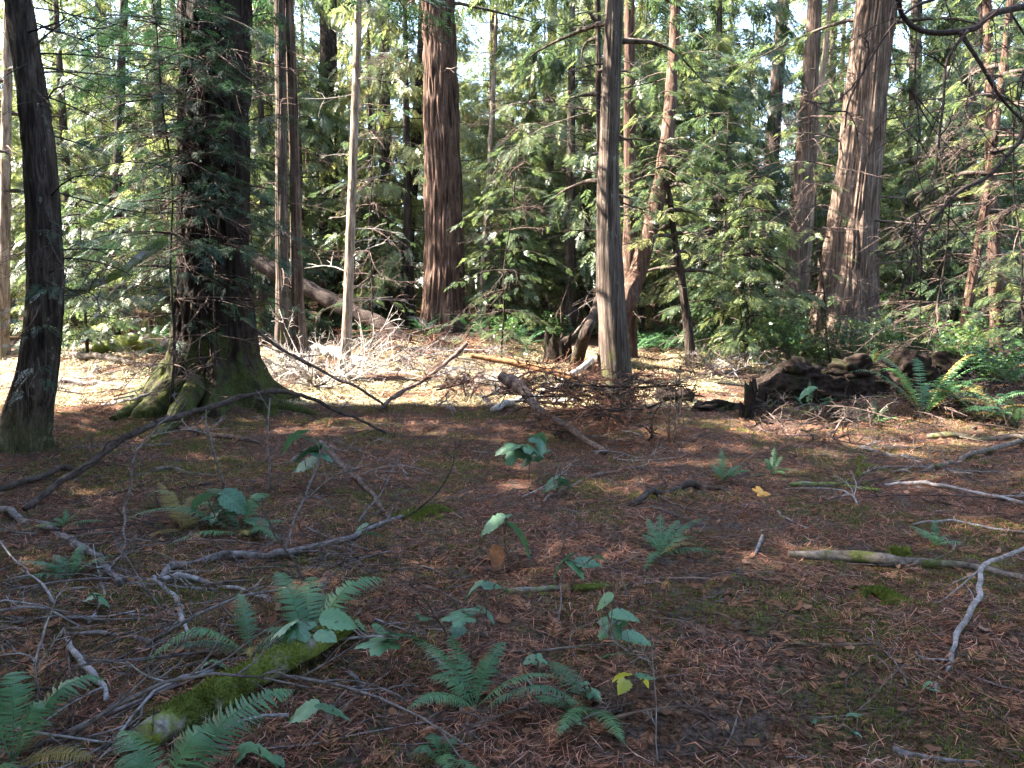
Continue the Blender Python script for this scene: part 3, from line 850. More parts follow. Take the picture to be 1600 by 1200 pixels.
def plant_tree(k, x, y, rz, s, label=None, group=None, cat='tree'):
    tall = k in (0, 1, 2, 7, 8)
    t = thing('conifer_tree' if tall else 'young_conifer', label or (('tall conifer ' if tall else 'leafy young conifer ') + wood_zone(x, y)[1]), cat, (x, y, hz(x, y)), group or (('tall conifers ' if tall else 'young conifers ') + wood_zone(x, y)[1]), rz, s)
    link('trunk', KINDS[k][0], t)
    link('crown', KINDS[k][1], t)
    return t
rng = np.random.default_rng(21)
spots = []
def ok(x, y, d):
    return all((x - a) ** 2 + (y - b) ** 2 > d * d for a, b in spots)
# hand-placed young trees that close the middle distance: (kind, px, depth, scale)
HAND = [(3, 480, 22, 1.0, 'leafy young conifer behind the bleached shrub'), (4, 570, 24, 1.1, 'leafy young conifer behind the leaning dead log'), (6, 615, 30, 1.0, 'tall leafy young conifer left of the red-brown fir'), (3, 768, 25, 1.0, 'bright leafy young conifer just right of the red-brown fir'), (6, 830, 27, 1.0, 'tall leafy young conifer behind the stump'), (4, 800, 20.5, 0.9, 'low spreading young conifer between the red-brown fir and the stump'),
        (3, 890, 23, 1.0, 'leafy young conifer left of the straight grey cedar'), (6, 1000, 22, 0.9, 'tall leafy young conifer behind the leaning red trunk'), (3, 1090, 20, 0.95, 'dense young conifer right of the leaning red trunk'), (4, 1125, 17.5, 1.0, 'dark drooping young conifer at the right side of the clearing'), (5, 1165, 16.0, 1.0, 'small dark young conifer left of the slender brown cedar'), (6, 1160, 27, 1.0, 'tall leafy young conifer behind the straight grey-brown trunk'),
        (3, 1300, 25, 1.0, 'leafy young conifer between the slender cedar and the fluted cedar'), (4, 1400, 20, 1.0, 'leafy young conifer just right of the fluted cedar'), (3, 1460, 23, 1.0, 'leafy young conifer behind the large sword fern'), (4, 1530, 18.5, 1.0, 'leafy young conifer behind the thin leaning trunk'), (3, 1590, 20, 1.0, 'leafy young conifer at the right edge behind the reddish trunk'), (6, 1500, 28, 1.0, 'tall leafy young conifer far behind the thin leaning trunk'), (5, 1640, 15, 1.1, 'small young conifer at the right edge beyond the fern bank'),
        (3, 20, 22, 1.0, 'leafy young conifer behind the pale trunk at the left edge'), (4, 110, 19, 1.0, 'leafy young conifer behind the slim leaning conifer'), (3, 200, 24, 1.0, 'leafy young conifer left of the thick dark trunk, the taller one'), (4, 240, 18, 0.9, 'leafy young conifer left of the thick dark trunk, the lower one'), (6, 330, 27, 1.0, 'tall young conifer hidden behind the thick dark trunk'), (5, 140, 15.5, 0.9, 'small young conifer above the mossy log behind the left trees'), (4, 400, 20, 0.9, 'leafy young conifer just right of the thick dark trunk'), (3, -60, 20, 1.0, 'leafy young conifer cut off by the left edge')]
for k, px, Y0, s, lab in HAND:
    x = (px - 800) / FOCAL * (Y0 + 0.1)
    spots.append((x, Y0))
    plant_tree(k, x, Y0, rng.uniform(0, 6.28), s, lab)
for k, px, Y0, sc_, lab in ((8, 640, 23, 1.0, 'drooping cedar left behind the red-brown fir'), (8, 890, 21, 1.05, 'drooping cedar behind the straight grey cedar'), (8, 1110, 22, 1.0, 'drooping cedar behind the leaning red trunk'), (1, 1330, 21.5, 1.0, 'tall conifer close behind the fluted cedar'), (8, 1500, 20.5, 1.0, 'drooping cedar behind the thin leaning trunk'), (8, 120, 21, 1.0, 'drooping cedar behind the slim leaning conifer'), (8, 420, 23, 1.0, 'drooping cedar behind the pale twin-stemmed cedar'), (1, 770, 29, 1.1, 'tall conifer right behind the red-brown fir')):
    x = (px - 800) / FOCAL * Y0
    spots.append((x, Y0))
    plant_tree(k, x, Y0, rng.uniform(0, 6.28), sc_, lab)
n_bg = 0
for tries in range(9000):
    far = n_bg > 145
    Y0 = 24.5 + 36 * rng.random() ** 1.1 if not far else rng.uniform(58, 78)
    x = rng.uniform(-0.78, 0.78) * Y0
    if not ok(x, Y0, (2.4 + Y0 * 0.018) if not far else 3.2):
        continue
    k = rng.choice((0, 1, 2, 3, 4, 6, 8), p=(0.16, 0.17, 0.12, 0.12, 0.05, 0.20, 0.18)) if not far else rng.choice((0, 1, 7))
    spots.append((x, Y0))
    plant_tree(int(k), x, Y0, rng.uniform(0, 6.28), rng.uniform(0.85, 1.2))
    n_bg += 1
    if n_bg >= 190:
        break
# the neighbouring trees outside the frame that keep the foreground in shade
SHADE = [(-9.6, 5.2), (-9.0, 1.6), (-9.5, -2.0), (-9.0, -5.5), (-13.5, 3.4), (-13.0, -0.2), (-13.5, -4.0), (-17.0, 1.0), (-17.5, -3.0), (-21.0, -1.0), (-5.5, -5.0), (-3.0, -8.0), (-21.0, -5.0), (-17.0, -7.0)]
SHADE = [(x, y + 2.7, 7) for x, y in SHADE] + [(-21.0, 9.5, 2)] + [(x, y, 7) for x, y in ((9.5, 3.0), (10.0, -1.0), (9.0, -5.5), (12.5, 6.0), (13.5, 1.0), (4.5, -9.5), (0.5, -11.0), (12.5, -5.0))]
for x, y, k in SHADE:
    plant_tree(k, x, y, rng.uniform(0, 6.28), 0.75 if y == 12.0 else 1.0, 'tall conifer standing outside the view round the shaded foreground', 'tall conifers round the shaded foreground')

# thin twiggy saplings in the shade of the thick trunk and at the right edge
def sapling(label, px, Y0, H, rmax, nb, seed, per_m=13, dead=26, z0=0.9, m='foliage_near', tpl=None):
    x = (px - 800) / FOCAL * Y0
    rng = np.random.default_rng(seed)
    base = np.array((x, Y0, hz(x, Y0)))
    t = thing('sapling', label, 'tree', base)
    s_ = np.linspace(0, 1, 16)
    C = base + np.stack((0.22 * np.sin(s_ * 3 + seed) + 0.55 * s_ * s_ * math.cos(seed * 1.7) + 0.03 * np.sin(s_ * 19 + seed), 0.2 * np.sin(s_ * 4), s_ * H - 0.2), -1)
    part('trunk', tube(MB(), C, 0.020 - 0.015 * s_, 12, 0.15, seed, rs=0.03), M['bark_dark'], t)
    limb, leaf, dw = MB(), MB(), MB()
    for k in range(nb):
        u = (k + rng.random()) / nb
        q = C[int((z0 / H + (1 - z0 / H) * u) * 15)]
        bough(limb, leaf, q, k * 2.399, rmax * (1.1 - 0.7 * u) * rng.uniform(0.5, 1.15), 0.1, 0.4, rng, tpl or SPRAY_NEAR, per_m, (0.16, 0.36), 0.010)
    part('limbs', limb, M['wood_dark'], t)['kind'] = 'stuff'
    part('crown', leaf, M[m], t)
    for k in range(dead):
        q = C[rng.integers(2, 14)]
        a_ = rng.uniform(0, 6.28)
        part('dead_branch', twigs(MB(), q, np.array((math.cos(a_), math.sin(a_), rng.uniform(-0.35, 0.2))), rng.uniform(0.5, 1.5), 0.008, rng, 2, 6, 5, 0.25, 0.2), M['wood_brown'], t)
sapling('dark feathery sapling filling the gap between the slim conifer and the thick trunk', 288, 9.9, 6.4, 1.9, 58, 501, 18, 34, 2.0)
sapling('dark feathery sapling standing right in front of the thick trunk', 340, 10.2, 6.0, 1.2, 40, 508, 18, 30, 2.2)
sapling('twiggy half-bare sapling close left of the thick trunk', 262, 10.6, 5.5, 1.2, 26, 502, 11, 36)
sapling('twiggy half-bare sapling right of the fluted cedar', 1450, 12.5, 6.0, 1.4, 22, 503, 10, 44, 0.6, 'foliage', SPRAY_MID)
sapling('twiggy sapling at the right edge behind the black limbs', 1585, 11.5, 5.5, 1.4, 26, 504, 10, 40, 0.6, 'foliage', SPRAY_MID)
sapling('thin twiggy sapling between the slender cedar and the fluted cedar', 1290, 15.5, 6.5, 1.3, 18, 505, 8, 40, 1.2, 'foliage', SPRAY_MID)
sapling('thin twiggy sapling behind the thin sunlit stem', 590, 16.5, 7.5, 1.5, 26, 506, 9, 40, 0.8, 'foliage', SPRAY_MID)
sapling('feathery sapling before the ferns left of the straight grey cedar', 800, 16.5, 6.5, 1.6, 34, 507, 10, 30, 0.8, 'foliage', SPRAY_MID)
# ------------------------------------------------------------------ logs, stump, brush
def path(pts, lift=0.0):
    """Picture points to world points: (px, py) lies on the ground, (px, py, Y) stands at depth Y."""
    out = []
    for p in pts:
        q = gp(p[0], p[1], lift)
        if len(p) > 2 and p[2] is not None and (p[2] < q[1] or p[2] > 13):
            q = at(*p)
        out.append(q)
    return out

def stick(name, label, cat, pts, wid, m, sides=8, rough=0.16, seed=0.0, group=None, side=0, side_len=0.4, side_up=0.5, lift=None, n=None, knob=0.0, under='side_twig', wob=0.7):
    """A fallen branch or pole; wid in picture pixels at each point; side twigs are parts."""
    P0 = path(pts)
    W = [px_size(w, p) / 2 * 0.86 for w, p in zip(wid, P0)]
    P = path(pts, float(np.mean(W)) * 0.7 if lift is None else lift)
    n = n or max(26, 12 * len(P))
    C = spline(P, n)
    s = np.linspace(0, 1, n)
    rad = np.interp(s, np.linspace(0, 1, len(W)), W)
    rng = np.random.default_rng(int(seed * 7 + 5))
    L = float(np.sum(np.linalg.norm(np.diff(C, axis=0), axis=1)))
    C = C + np.stack([((vnoise(s * L / 0.28 + 13 * q + seed, seed) - 0.5) * min(0.10, 0.08 * L) + (vnoise(s * L / 0.09 + 5 * q + seed, seed + 2) - 0.5) * min(0.035, 0.03 * L)) * wob * np.minimum(1, 8 * s * (1 - s)) for q in range(3)], -1)
    rad = rad * (1 + 0.35 * (vnoise(s * L / 0.11, seed + 3.3) - 0.5) + knob * (vnoise(s * L / 0.35, seed + 8) > 0.82))
    mb = tube(MB(), C, rad, sides, rough, seed)
    if not side:
        return solo(name, mb, M[m], label, cat, group, origin=tuple(C[0]))
    t = thing(name, label, cat, C[0], group)
    part('stem', mb, M[m], t)
    for q in range(side):
        k = rng.integers(int(n * 0.15), n - 1)
        T = norm(C[min(k + 1, n - 1)] - C[k - 1])
        d = norm(T * rng.uniform(0.2, 0.9) + norm(np.cross(T, (0, 0, 1))) * rng.choice((-1, 1)) * rng.uniform(0.2, 1) + np.array((0, 0, rng.uniform(-0.1, side_up))))
        part(under, twigs(MB(), C[k], d, side_len * rng.uniform(0.5, 1.7), min(rad[k] * 0.35, 0.0045) + 0.0006, rng, 2, 4, 5, 0.15, 0.2), M[m], t)
    return t

# dead log that leans down from the left behind the pale trunks
stick('fallen_log', 'grey-brown dead log leaning down behind the sunlit pale stems', 'log', [(372, 392, 18.6), (440, 430, 18.3), (520, 472, 18.0), (590, 505, 17.6), (640, 530, 17.2)], (24, 28, 28, 26, 14), 'wood_dark', 26, 0.18, 1.0, side=7, side_len=0.7, n=60, under='branch_stub', wob=0.3)
# sunlit bleached log lying below it
stick('fallen_log', 'bleached grey log on the ground between the pale trunk and the thin sunlit stem', 'log', [(470, 550), (520, 552), (575, 566)], (22, 22, 12), 'wood_pale', 22, 0.2, 2.0, n=30)
# mossy logs behind the left trees
stick('fallen_log', 'mossy log lying behind the two left trees', 'log', [(-30, 556), (80, 553), (170, 560), (262, 578)], (12, 13, 12, 9), 'wood_mossy', 14, 0.2, 3.0, n=40)
stick('fallen_log', 'long straight sunlit log crossing behind the slim leaning conifer', 'log', [(-30, 592), (90, 594), (225, 606)], (11, 11, 9), 'wood_grey', 14, 0.2, 4.0, n=40)
stick('fallen_log', 'thick mossy hump of a log in shade behind the thick trunk', 'log', [(150, 545), (210, 535), (285, 540)], (30, 36, 30), 'wood_verymossy', 22, 0.35, 5.0, n=40)
stick('dead_pole', 'yellow-mossed pole slanting up beside the thick trunk', 'pole', [(85, 470, 8.4), (150, 445, 8.6), (200, 418, 8.8), (258, 372, 9.2)], (11, 13, 15, 15), 'wood_verymossy', 14, 0.25, 6.0, n=36, wob=0.3)
stick('fallen_branch', 'long dark branch slanting down to the right of the thick trunk', 'branch', [(378, 498, 10.6), (430, 538, 10.5), (500, 578, 10.4), (560, 606, 10.3), (606, 636)], (6, 6, 6, 5, 4), 'wood_brown', 9, 0.2, 7.0, side=6, side_len=0.5, wob=0.3)
stick('fallen_branch', 'dark broken branch propped up before the red-brown fir', 'branch', [(592, 640), (640, 606, 11.4), (690, 572, 11.6), (730, 536, 11.8)], (8, 8, 7, 9), 'wood_brown', 10, 0.25, 8.0, side=12, side_len=0.6, wob=0.5)
stick('dead_pole', 'orange sunlit pole propped across the clearing', 'pole', [(735, 556, 11.9), (800, 566, 11.8), (860, 580, 11.6), (905, 597, 11.4), (950, 622, 11.1)], (9, 11, 13, 14, 12), 'wood_orange', 14, 0.2, 9.0, side=4, side_len=0.4, wob=0.3)
stick('fallen_branch', 'thick grey branch with a broken knob leaning on the brush pile', 'branch', [(782, 588, 9.6), (800, 596, 9.5), (822, 618, 9.3), (850, 644, 9.0), (895, 672, 8.7), (945, 706)], (18, 25, 16, 15, 13, 11), 'wood_brown', 16, 0.22, 10.0, side=4, side_len=0.35, wob=0.3)
stick('fallen_log', 'pale sunlit stick leaning towards the stump', 'branch', [(835, 622), (880, 598, 12.2), (925, 562, 12.6)], (8, 13, 10), 'wood_pale', 10, 0.2, 11.0)
stick('fallen_branch', 'bleached branch on the sunlit ground behind the brush pile', 'branch', [(770, 640), (830, 622), (900, 628)], (12, 16, 10), 'wood_pale', 10, 0.25, 12.0, side=5, side_len=0.5)

# stump
p = gp(872, 566)
st = thing('tree_stump', 'dark jagged stump standing behind the orange pole', 'stump', p)
rr = px_size(38, p) / 2
hh = px_size(52, p)
def ragged(mb, base, r, h, seed, sides=40, rings=14, jag=0.35, flare=0.5):
    th = np.arange(sides) / sides * 2 * np.pi
    ct, sn = np.cos(th), np.sin(th)
    V = []
    top = 1 - jag * vnoise(ct * 3 + seed, sn * 3) - 0.3 * jag * vnoise(ct * 9 + seed, sn * 9)
    for q in range(rings):
        u = q / (rings - 1)
        rad = r * (1 + flare * np.exp(-u * 5)) * (0.88 + 0.3 * vnoise(ct * 4 + seed, sn * 4, u * 1.5))
        V.append(np.stack((base[0] + rad * ct, base[1] + rad * sn, base[2] - 0.1 + (h + 0.1) * u * top), -1))
    for q in range(4):
        k = 0.75 - q * 0.25
        last = V[rings - 1]
        V.append(np.stack((base[0] + (last[:, 0] - base[0]) * k, base[1] + (last[:, 1] - base[1]) * k, last[:, 2] - h * 0.25 * (1 - k) - 0.1 * h * vnoise(ct * 5 + q, sn * 5)), -1))
    n = len(V)
    i, j = np.meshgrid(np.arange(n - 1), np.arange(sides), indexing='ij')
    j2 = (j + 1) % sides
    mb.add(np.concatenate(V), np.stack((i * sides + j, i * sides + j2, (i + 1) * sides + j2, (i + 1) * sides + j), -1).reshape(-1, 4))
    return mb
part('bole', ragged(MB(), p, rr, hh, 3.0, jag=0.5), M['wood_rotten'], st)
part('splinter', tube(MB(), spline([p + (rr * 0.5, 0, hh * 0.5), p + (rr * 1.6, 0.1, hh * 0.95), p + (rr * 2.4, 0.2, hh * 1.35)], 8), np.linspace(0.05, 0.015, 8), 7, 0.3), M['wood_brown'], st)
# low rotten lump in the clearing
p = gp(1055, 630)
def lump(base, sx, sy, sz, seed, amp=0.5, n=40):
    th, ph = np.meshgrid(np.linspace(0, 2 * np.pi, n, endpoint=False), np.linspace(-0.25, 0.5 * np.pi, n // 2), indexing='ij')
    d = np.stack((np.cos(th) * np.cos(ph), np.sin(th) * np.cos(ph), np.sin(ph)), -1)
    k = 1 + amp * (fbm(d[..., 0] * 2.2 + seed, d[..., 1] * 2.2, d[..., 2] * 2.2, 3) - 0.5) * 2
    V = np.asarray(base) + d * k[..., None] * np.array((sx, sy, sz))
    h = n // 2
    i, j = np.meshgrid(np.arange(n), np.arange(h - 1), indexing='ij')
    i2 = (i + 1) % n
    return MB().add(V.reshape(-1, 3), np.stack((i * h + j, i2 * h + j, i2 * h + j + 1, i * h + j + 1), -1).reshape(-1, 4))
solo('rotten_log_piece', lump(p, 0.34, 0.24, 0.27, 4.0, 0.6), M['wood_rotten'], 'rotten chunk of wood lying on the sunlit clearing floor', 'log', origin=tuple(p))
p = gp(1120, 640)
solo('rotten_log_piece', lump(p, 0.42, 0.22, 0.13, 6.0, 0.6), M['wood_rotten'], 'low rotten wood hummock beside the end of the nurse log', 'log', origin=tuple(p))

# nurse log with broken end, roots and moss
a, b = at(1182, 608, 11.4), at(1445, 602, 11.5)
nl = thing('rotting_log', 'dark rotting nurse log with a broken end, overgrown with moss and ferns', 'log', (a[0], a[1], hz(a[0], a[1])))
C = spline([a, (a + b) / 2 + (0, 0.05, 0.02), b, b + (1.8, 0.25, 0.05)], 70)
C[:, 2] -= 0.04
rad = np.interp(np.linspace(0, 1, 70), (0, 0.04, 0.1, 0.3, 0.45, 0.6, 0.8, 1), (0.14, 0.24, 0.34, 0.31, 0.39, 0.34, 0.42, 0.34))
part('bole', tube(MB(), spline(C, 150), spline(np.stack((rad, rad, rad), -1), 150)[:, 0], 72, 0.3, 4.4, rs=0.055), M['wood_rotten'], nl)
rng = np.random.default_rng(50)
for q, (px, py, r_, h_) in enumerate(((1178, 642, 0.13, 0.58), (1166, 652, 0.09, 0.30), (1196, 655, 0.12, 0.26))):
    g0 = gp(px, py)
    part('splinter', ragged(MB(), g0, r_, h_, 5.0 + q * 3, 44, 16, 0.85, 0.6), M['wood_rotten'], nl)
for q, (u_, sx, sz) in enumerate(((12, 0.30, 0.20), (26, 0.42, 0.22), (40, 0.34, 0.26), (52, 0.5, 0.24), (60, 0.45, 0.3))):
    part('rotten_chunk', lump(C[u_] + (0, -0.06, rad[u_] * 0.72), sx, 0.26, sz, 3.0 + q * 2.7, 0.75, 44), M['wood_rotten'], nl)
for q in range(16):
    px = rng.uniform(1190, 1560)
    g0 = gp(px, rng.uniform(640, 668))
    d = np.array((rng.uniform(-1, 1), rng.uniform(-0.9, -0.2), rng.uniform(-0.1, 0.35)))
    part('root', twigs(MB(), g0 + (0, 0.2, rng.uniform(0.05, 0.3)), d, rng.uniform(0.35, 0.95), rng.uniform(0.008, 0.02), rng, 1, 4, 7, 0.45, 0.3), M['wood_mossy' if q % 3 else 'wood_brown'], nl)
for q, pts in enumerate(([(1180, 600, 11.5), (1205, 640, 11.3), (1245, 655, 11.1)], [(1300, 600, 11.4), (1330, 622, 11.2), (1350, 668, 10.8)], [(1345, 640, 10.9), (1390, 634, 10.7), (1430, 650, 10.5)], [(1310, 668, 10.4), (1335, 640, 10.5), (1400, 632, 10.6)])):
    P = spline([at(*x) for x in pts], 14)
    part('root', tube(MB(), P, np.linspace(0.02, 0.008, 14), 8, 0.2, q), M['wood_pale' if q < 1 else 'wood_mossy'], nl)

# brush piles: every dead branch is a part
def brush(label, spots_, m, seed, L=(0.5, 1.1), r=0.008, n=9, levels=2, tilt=0.35, pile=0.18):
    rng = np.random.default_rng(seed)
    P = [gp(*s) for s in spots_]
    t = thing('brush_pile', label, 'brush pile', P[0])
    for k, p in enumerate(P):
        a_ = rng.uniform(0, 6.28)
        d = np.array((math.cos(a_), math.sin(a_), rng.uniform(0.0, tilt)))
        o = p + np.array((rng.uniform(-0.1, 0.1), 0, rng.uniform(0.02, pile)))
        part('dead_branch', twigs(MB(), o, d, rng.uniform(*L), r * rng.uniform(0.6, 1.4), rng, levels, n, 5, 0.12, 0.12, 1.1), M[m[k % len(m)]], t)
rng = np.random.default_rng(60)
brush('tangled heap of reddish dead twigs at the foot of the straight grey cedar', [(rng.uniform(845, 1010), rng.uniform(645, 698)) for _ in range(90)], ('wood_red', 'wood_dark', 'wood_red', 'wood_rotten'), 61, (0.45, 1.0), 0.012, 11, 2, 0.3, 0.68)
brush('tangle of grey dead twigs under the propped branch before the red-brown fir', [(rng.uniform(640, 830), rng.uniform(596, 648)) for _ in range(46)], ('wood_brown', 'wood_ash', 'wood_red'), 62, (0.6, 1.2), 0.011, 11, 2, 0.5, 0.5)
brush('sunlit tangle of dead twigs on the mound round the red-brown fir', [(rng.uniform(600, 760), rng.uniform(540, 575)) for _ in range(40)], ('wood_red', 'wood_ash', 'wood_brown'), 63, (0.7, 1.7), 0.013, 9, 2, 0.4, 0.45)
brush('low heap of dead sticks behind the slim leaning conifer', [(rng.uniform(90, 270), rng.uniform(560, 640)) for _ in range(30)], ('wood_ash', 'wood_red', 'wood_brown'), 64, (0.6, 1.4), 0.010, 8, 2, 0.3)
brush('sunlit dead twigs heaped behind the ferns right of the clearing', [(rng.uniform(1090, 1190), rng.uniform(565, 605)) for _ in range(20)], ('wood_ash', 'wood_brown'), 65, (0.6, 1.2), 0.010, 9, 2, 0.8)
brush('tangle of thin dead sticks left of the pale twin trunk', [(rng.uniform(400, 450), rng.uniform(560, 625)) for _ in range(20)], ('wood_pale', 'wood_brown', 'wood_red'), 66, (0.5, 1.3), 0.010, 8, 2, 0.8)

brush('dark tangle of roots, twigs and debris covering the bank below the nurse log', [(rng.uniform(1180, 1620), rng.uniform(600, 690)) for _ in range(110)], ('wood_dark', 'wood_rotten', 'wood_mossy', 'wood_dark', 'wood_brown'), 67, (0.4, 1.0), 0.010, 9, 2, 0.3, 0.14)

# bleached dead shrub
def dead_shrub(label, px, py, m, seed, n, L, r, up=(0.3, 1.0), spread=1.0):
    rng = np.random.default_rng(seed)
    p = gp(px, py)
    t = thing('dead_shrub', label, 'shrub', p)
    for k in range(n):
        a_ = rng.uniform(0, 6.28)
        d = np.array((math.cos(a_) * spread, math.sin(a_) * spread, rng.uniform(*up)))
        part('dead_branch', twigs(MB(), p + (rng.uniform(-0.05, 0.05), rng.uniform(-0.05, 0.05), 0), d, rng.uniform(*L), r, rng, 2, 9, 5, 0.05, 0.2, 1.2), M[m], t)
dead_shrub('bleached leafless shrub glowing in the sun beside the pale twin trunk', 490, 606, 'wood_pale', 70, 26, (0.9, 2.1), 0.016)
dead_shrub('leafless sapling with several upright stems beside the clearing', 1052, 690, 'wood_brown', 71, 6, (0.5, 0.95), 0.007, (1.2, 2.4), 0.8)
dead_shrub('bare twiggy shrub standing in the ferns behind the clearing', 1085, 590, 'wood_brown', 72, 7, (0.5, 1.1), 0.007, (0.5, 1.6))

# ------------------------------------------------------------------ branches on the forest floor
S = [
    ('long dark branch propped up off the ground before the thick trunk', [(38, 796), (120, 737, 6.3), (240, 664, 7.0), (330, 633, 7.6), (440, 614, 8.2), (520, 638, 8.8), (602, 676)], (12, 12, 11, 10, 8, 6, 4), 'wood_dark', 10, 9),
    ('thick purplish-grey branch running in from the left edge', [(-40, 788), (20, 805), (80, 826), (130, 858), (190, 912)], (13, 13, 14, 14, 11), 'wood_grey', 12, 5),
    ('smooth grey branch bowed upwards over the hollow', [(248, 905), (290, 880, 4.55), (360, 872, 4.7), (450, 868, 4.9), (540, 846, 5.15), (632, 806)], (10, 14, 15, 13, 11, 7), 'wood_grey', 12, 8),
    ('pale stick lying along the hollow under the bowed branch', [(178, 900), (260, 902), (330, 910), (415, 934)], (10, 11, 10, 7), 'wood_ash', 9, 3),
    ('second pale stick just below the other in the hollow', [(182, 914), (260, 912), (340, 922)], (8, 8, 6), 'wood_grey', 9, 1),
    ('crooked lichen-grey stick pointing down from the hollow', [(240, 902), (268, 926, 4.1), (284, 956, 3.95), (297, 990)], (9, 11, 10, 7), 'wood_ash', 9, 2),
    ('long thin dark stick lying flat near the left edge', [(-30, 982), (80, 978), (200, 970), (290, 966)], (7, 7, 6, 4), 'wood_brown', 8, 2),
    ('thin grey stick arched above the dark hollow at left', [(-30, 965), (40, 952, 3.5), (105, 958)], (5, 5, 4), 'wood_grey', 7, 1),
    ('grey lichen stick lying before the arched frond', [(105, 990), (170, 992), (215, 998), (275, 1006)], (7, 9, 10, 7), 'wood_grey', 9, 1),
    ('short thick crooked branch in the dark hollow', [(108, 1002), (124, 1030, 3.15), (150, 1058, 3.05), (166, 1096)], (9, 11, 12, 9), 'wood_ash', 10, 1),
    ('broad moss-covered branch with bare grey ends among the ferns', [(226, 1152), (300, 1106), (380, 1066), (460, 1030), (545, 978)], (46, 48, 50, 44, 30), 'wood_verymossy', 22, 0),
    ('bleached arching stick standing at the right edge', [(1650, 838, 4.1), (1590, 862, 4.0), (1545, 892, 3.85), (1528, 940, 3.6), (1508, 1004, 3.3), (1475, 1046, 3.14), (1460, 1082)], (8, 9, 9, 9, 9, 8, 6), 'wood_ash', 9, 2),
    ('long thin white stick at the right edge, the upper of two', [(1382, 758), (1440, 757), (1520, 766), (1620, 792)], (6, 7, 7, 7), 'wood_ash', 8, 0),
    ('thin white stick at the right edge, the lower of two', [(1425, 820), (1490, 818), (1545, 828), (1630, 838)], (4, 5, 5, 5), 'wood_ash', 8, 0),
    ('mossy rotting log lying flat on the open needle floor', [(1232, 866), (1330, 872), (1400, 880), (1500, 884), (1640, 916)], (12, 22, 20, 13, 17), 'wood_mossy', 18, 3),
    ('grey branch curving down across the sticks below the nurse log', [(1345, 700), (1400, 712), (1460, 728), (1520, 740)], (8, 10, 9, 6), 'wood_grey', 9, 4),
    ('long brown branch rising to the right edge below the nurse log', [(1395, 738), (1470, 728), (1540, 708), (1640, 668)], (6, 9, 10, 10), 'wood_mossy', 9, 4),
    ('straight dark stick lying below the big fern', [(1450, 682), (1520, 684), (1600, 684)], (9, 11, 10), 'wood_mossy', 9, 2),
    ('mossy stick half sunk in the needles below the curving grey branch', [(1235, 757), (1300, 757), (1375, 766)], (8, 11, 7), 'wood_verymossy', 10, 1),
    ('dark forked stick lying in the middle of the needle floor', [(848, 786), (880, 764), (930, 744), (985, 730), (1050, 735)], (5, 7, 7, 6, 4), 'wood_brown', 8, 5),
    ('dark half-buried stick below the forked one', [(985, 790), (1045, 768), (1100, 762), (1150, 775)], (9, 13, 11, 6), 'wood_dark', 10, 4),
    ('flat mossy stick lying behind the paired broad leaves', [(790, 924), (860, 920), (950, 917)], (10, 13, 9), 'wood_verymossy', 12, 0),
    ('pale thin stick between the small fern and the yellowing leaves', [(1030, 905), (1110, 905), (1215, 906)], (4, 5, 4), 'wood_brown', 7, 0),
    ('dark straight stick slanting through the centre twigs', [(500, 690, 7.6), (545, 740, 7.2), (600, 800)], (9, 9, 6), 'wood_brown', 9, 3),
    ('short mossy branch before the foot of the thick trunk', [(280, 668), (340, 680), (405, 692)], (8, 9, 6), 'wood_brown', 9, 2),
    ('grey crooked stick below the thick trunk', [(205, 745), (270, 735), (335, 742), (400, 752)], (7, 8, 7, 5), 'wood_mossy', 9, 3),
    ('dark branch near the left edge behind the propped branch', [(-20, 775), (50, 752), (110, 730)], (9, 11, 9), 'wood_dark', 9, 4),
    ('small grey stick beside the arching frond in the foreground', [(545, 1050, 3.05), (570, 1085, 3.0), (590, 1118)], (8, 7, 5), 'wood_grey', 8, 2),
    ('curved grey stick in front of the crossed fern', [(680, 1030), (715, 1065), (722, 1110), (735, 1150)], (7, 9, 8, 6), 'wood_grey', 9, 2),
    ('half-buried grey stick at the bottom edge', [(1395, 1172), (1450, 1182), (1530, 1192)], (15, 14, 8), 'wood_grey', 12, 0),
    ('thin dark stick bending up from the needles at lower right', [(1128, 1176), (1148, 1130, 2.75), (1160, 1090, 2.78)], (5, 4, 3), 'wood_brown', 7, 1),
    ('pale bare branch lying before the mossed pole', [(160, 632), (210, 622, 10.2), (262, 600, 10.4)], (5, 6, 4), 'wood_ash', 7, 3),
    ('crooked pale stick in the needles at the right of the small fern', [(1180, 865), (1192, 842, 4.9), (1190, 828, 4.9)], (5, 6, 4), 'wood_ash', 7, 0),
    ('pale stick on the needles right of the yellow leaf', [(1215, 798), (1240, 812), (1264, 826)], (3, 5, 4), 'wood_ash', 7, 0),
]
for k, (label, pts, wid, m_, sides, side) in enumerate(S):
    stick('mossy_log' if 'log' in label.split()[:3] else 'fallen_branch', label, 'log' if 'log' in label.split()[:3] else 'branch', pts, wid, m_, sides, 0.18, 20.0 + k * 1.7, side=side, side_len=0.28, lift=0.06 if label.startswith('broad moss') else None, wob=0.5 if 'moss' in label or 'long dark' in label else 0.8)

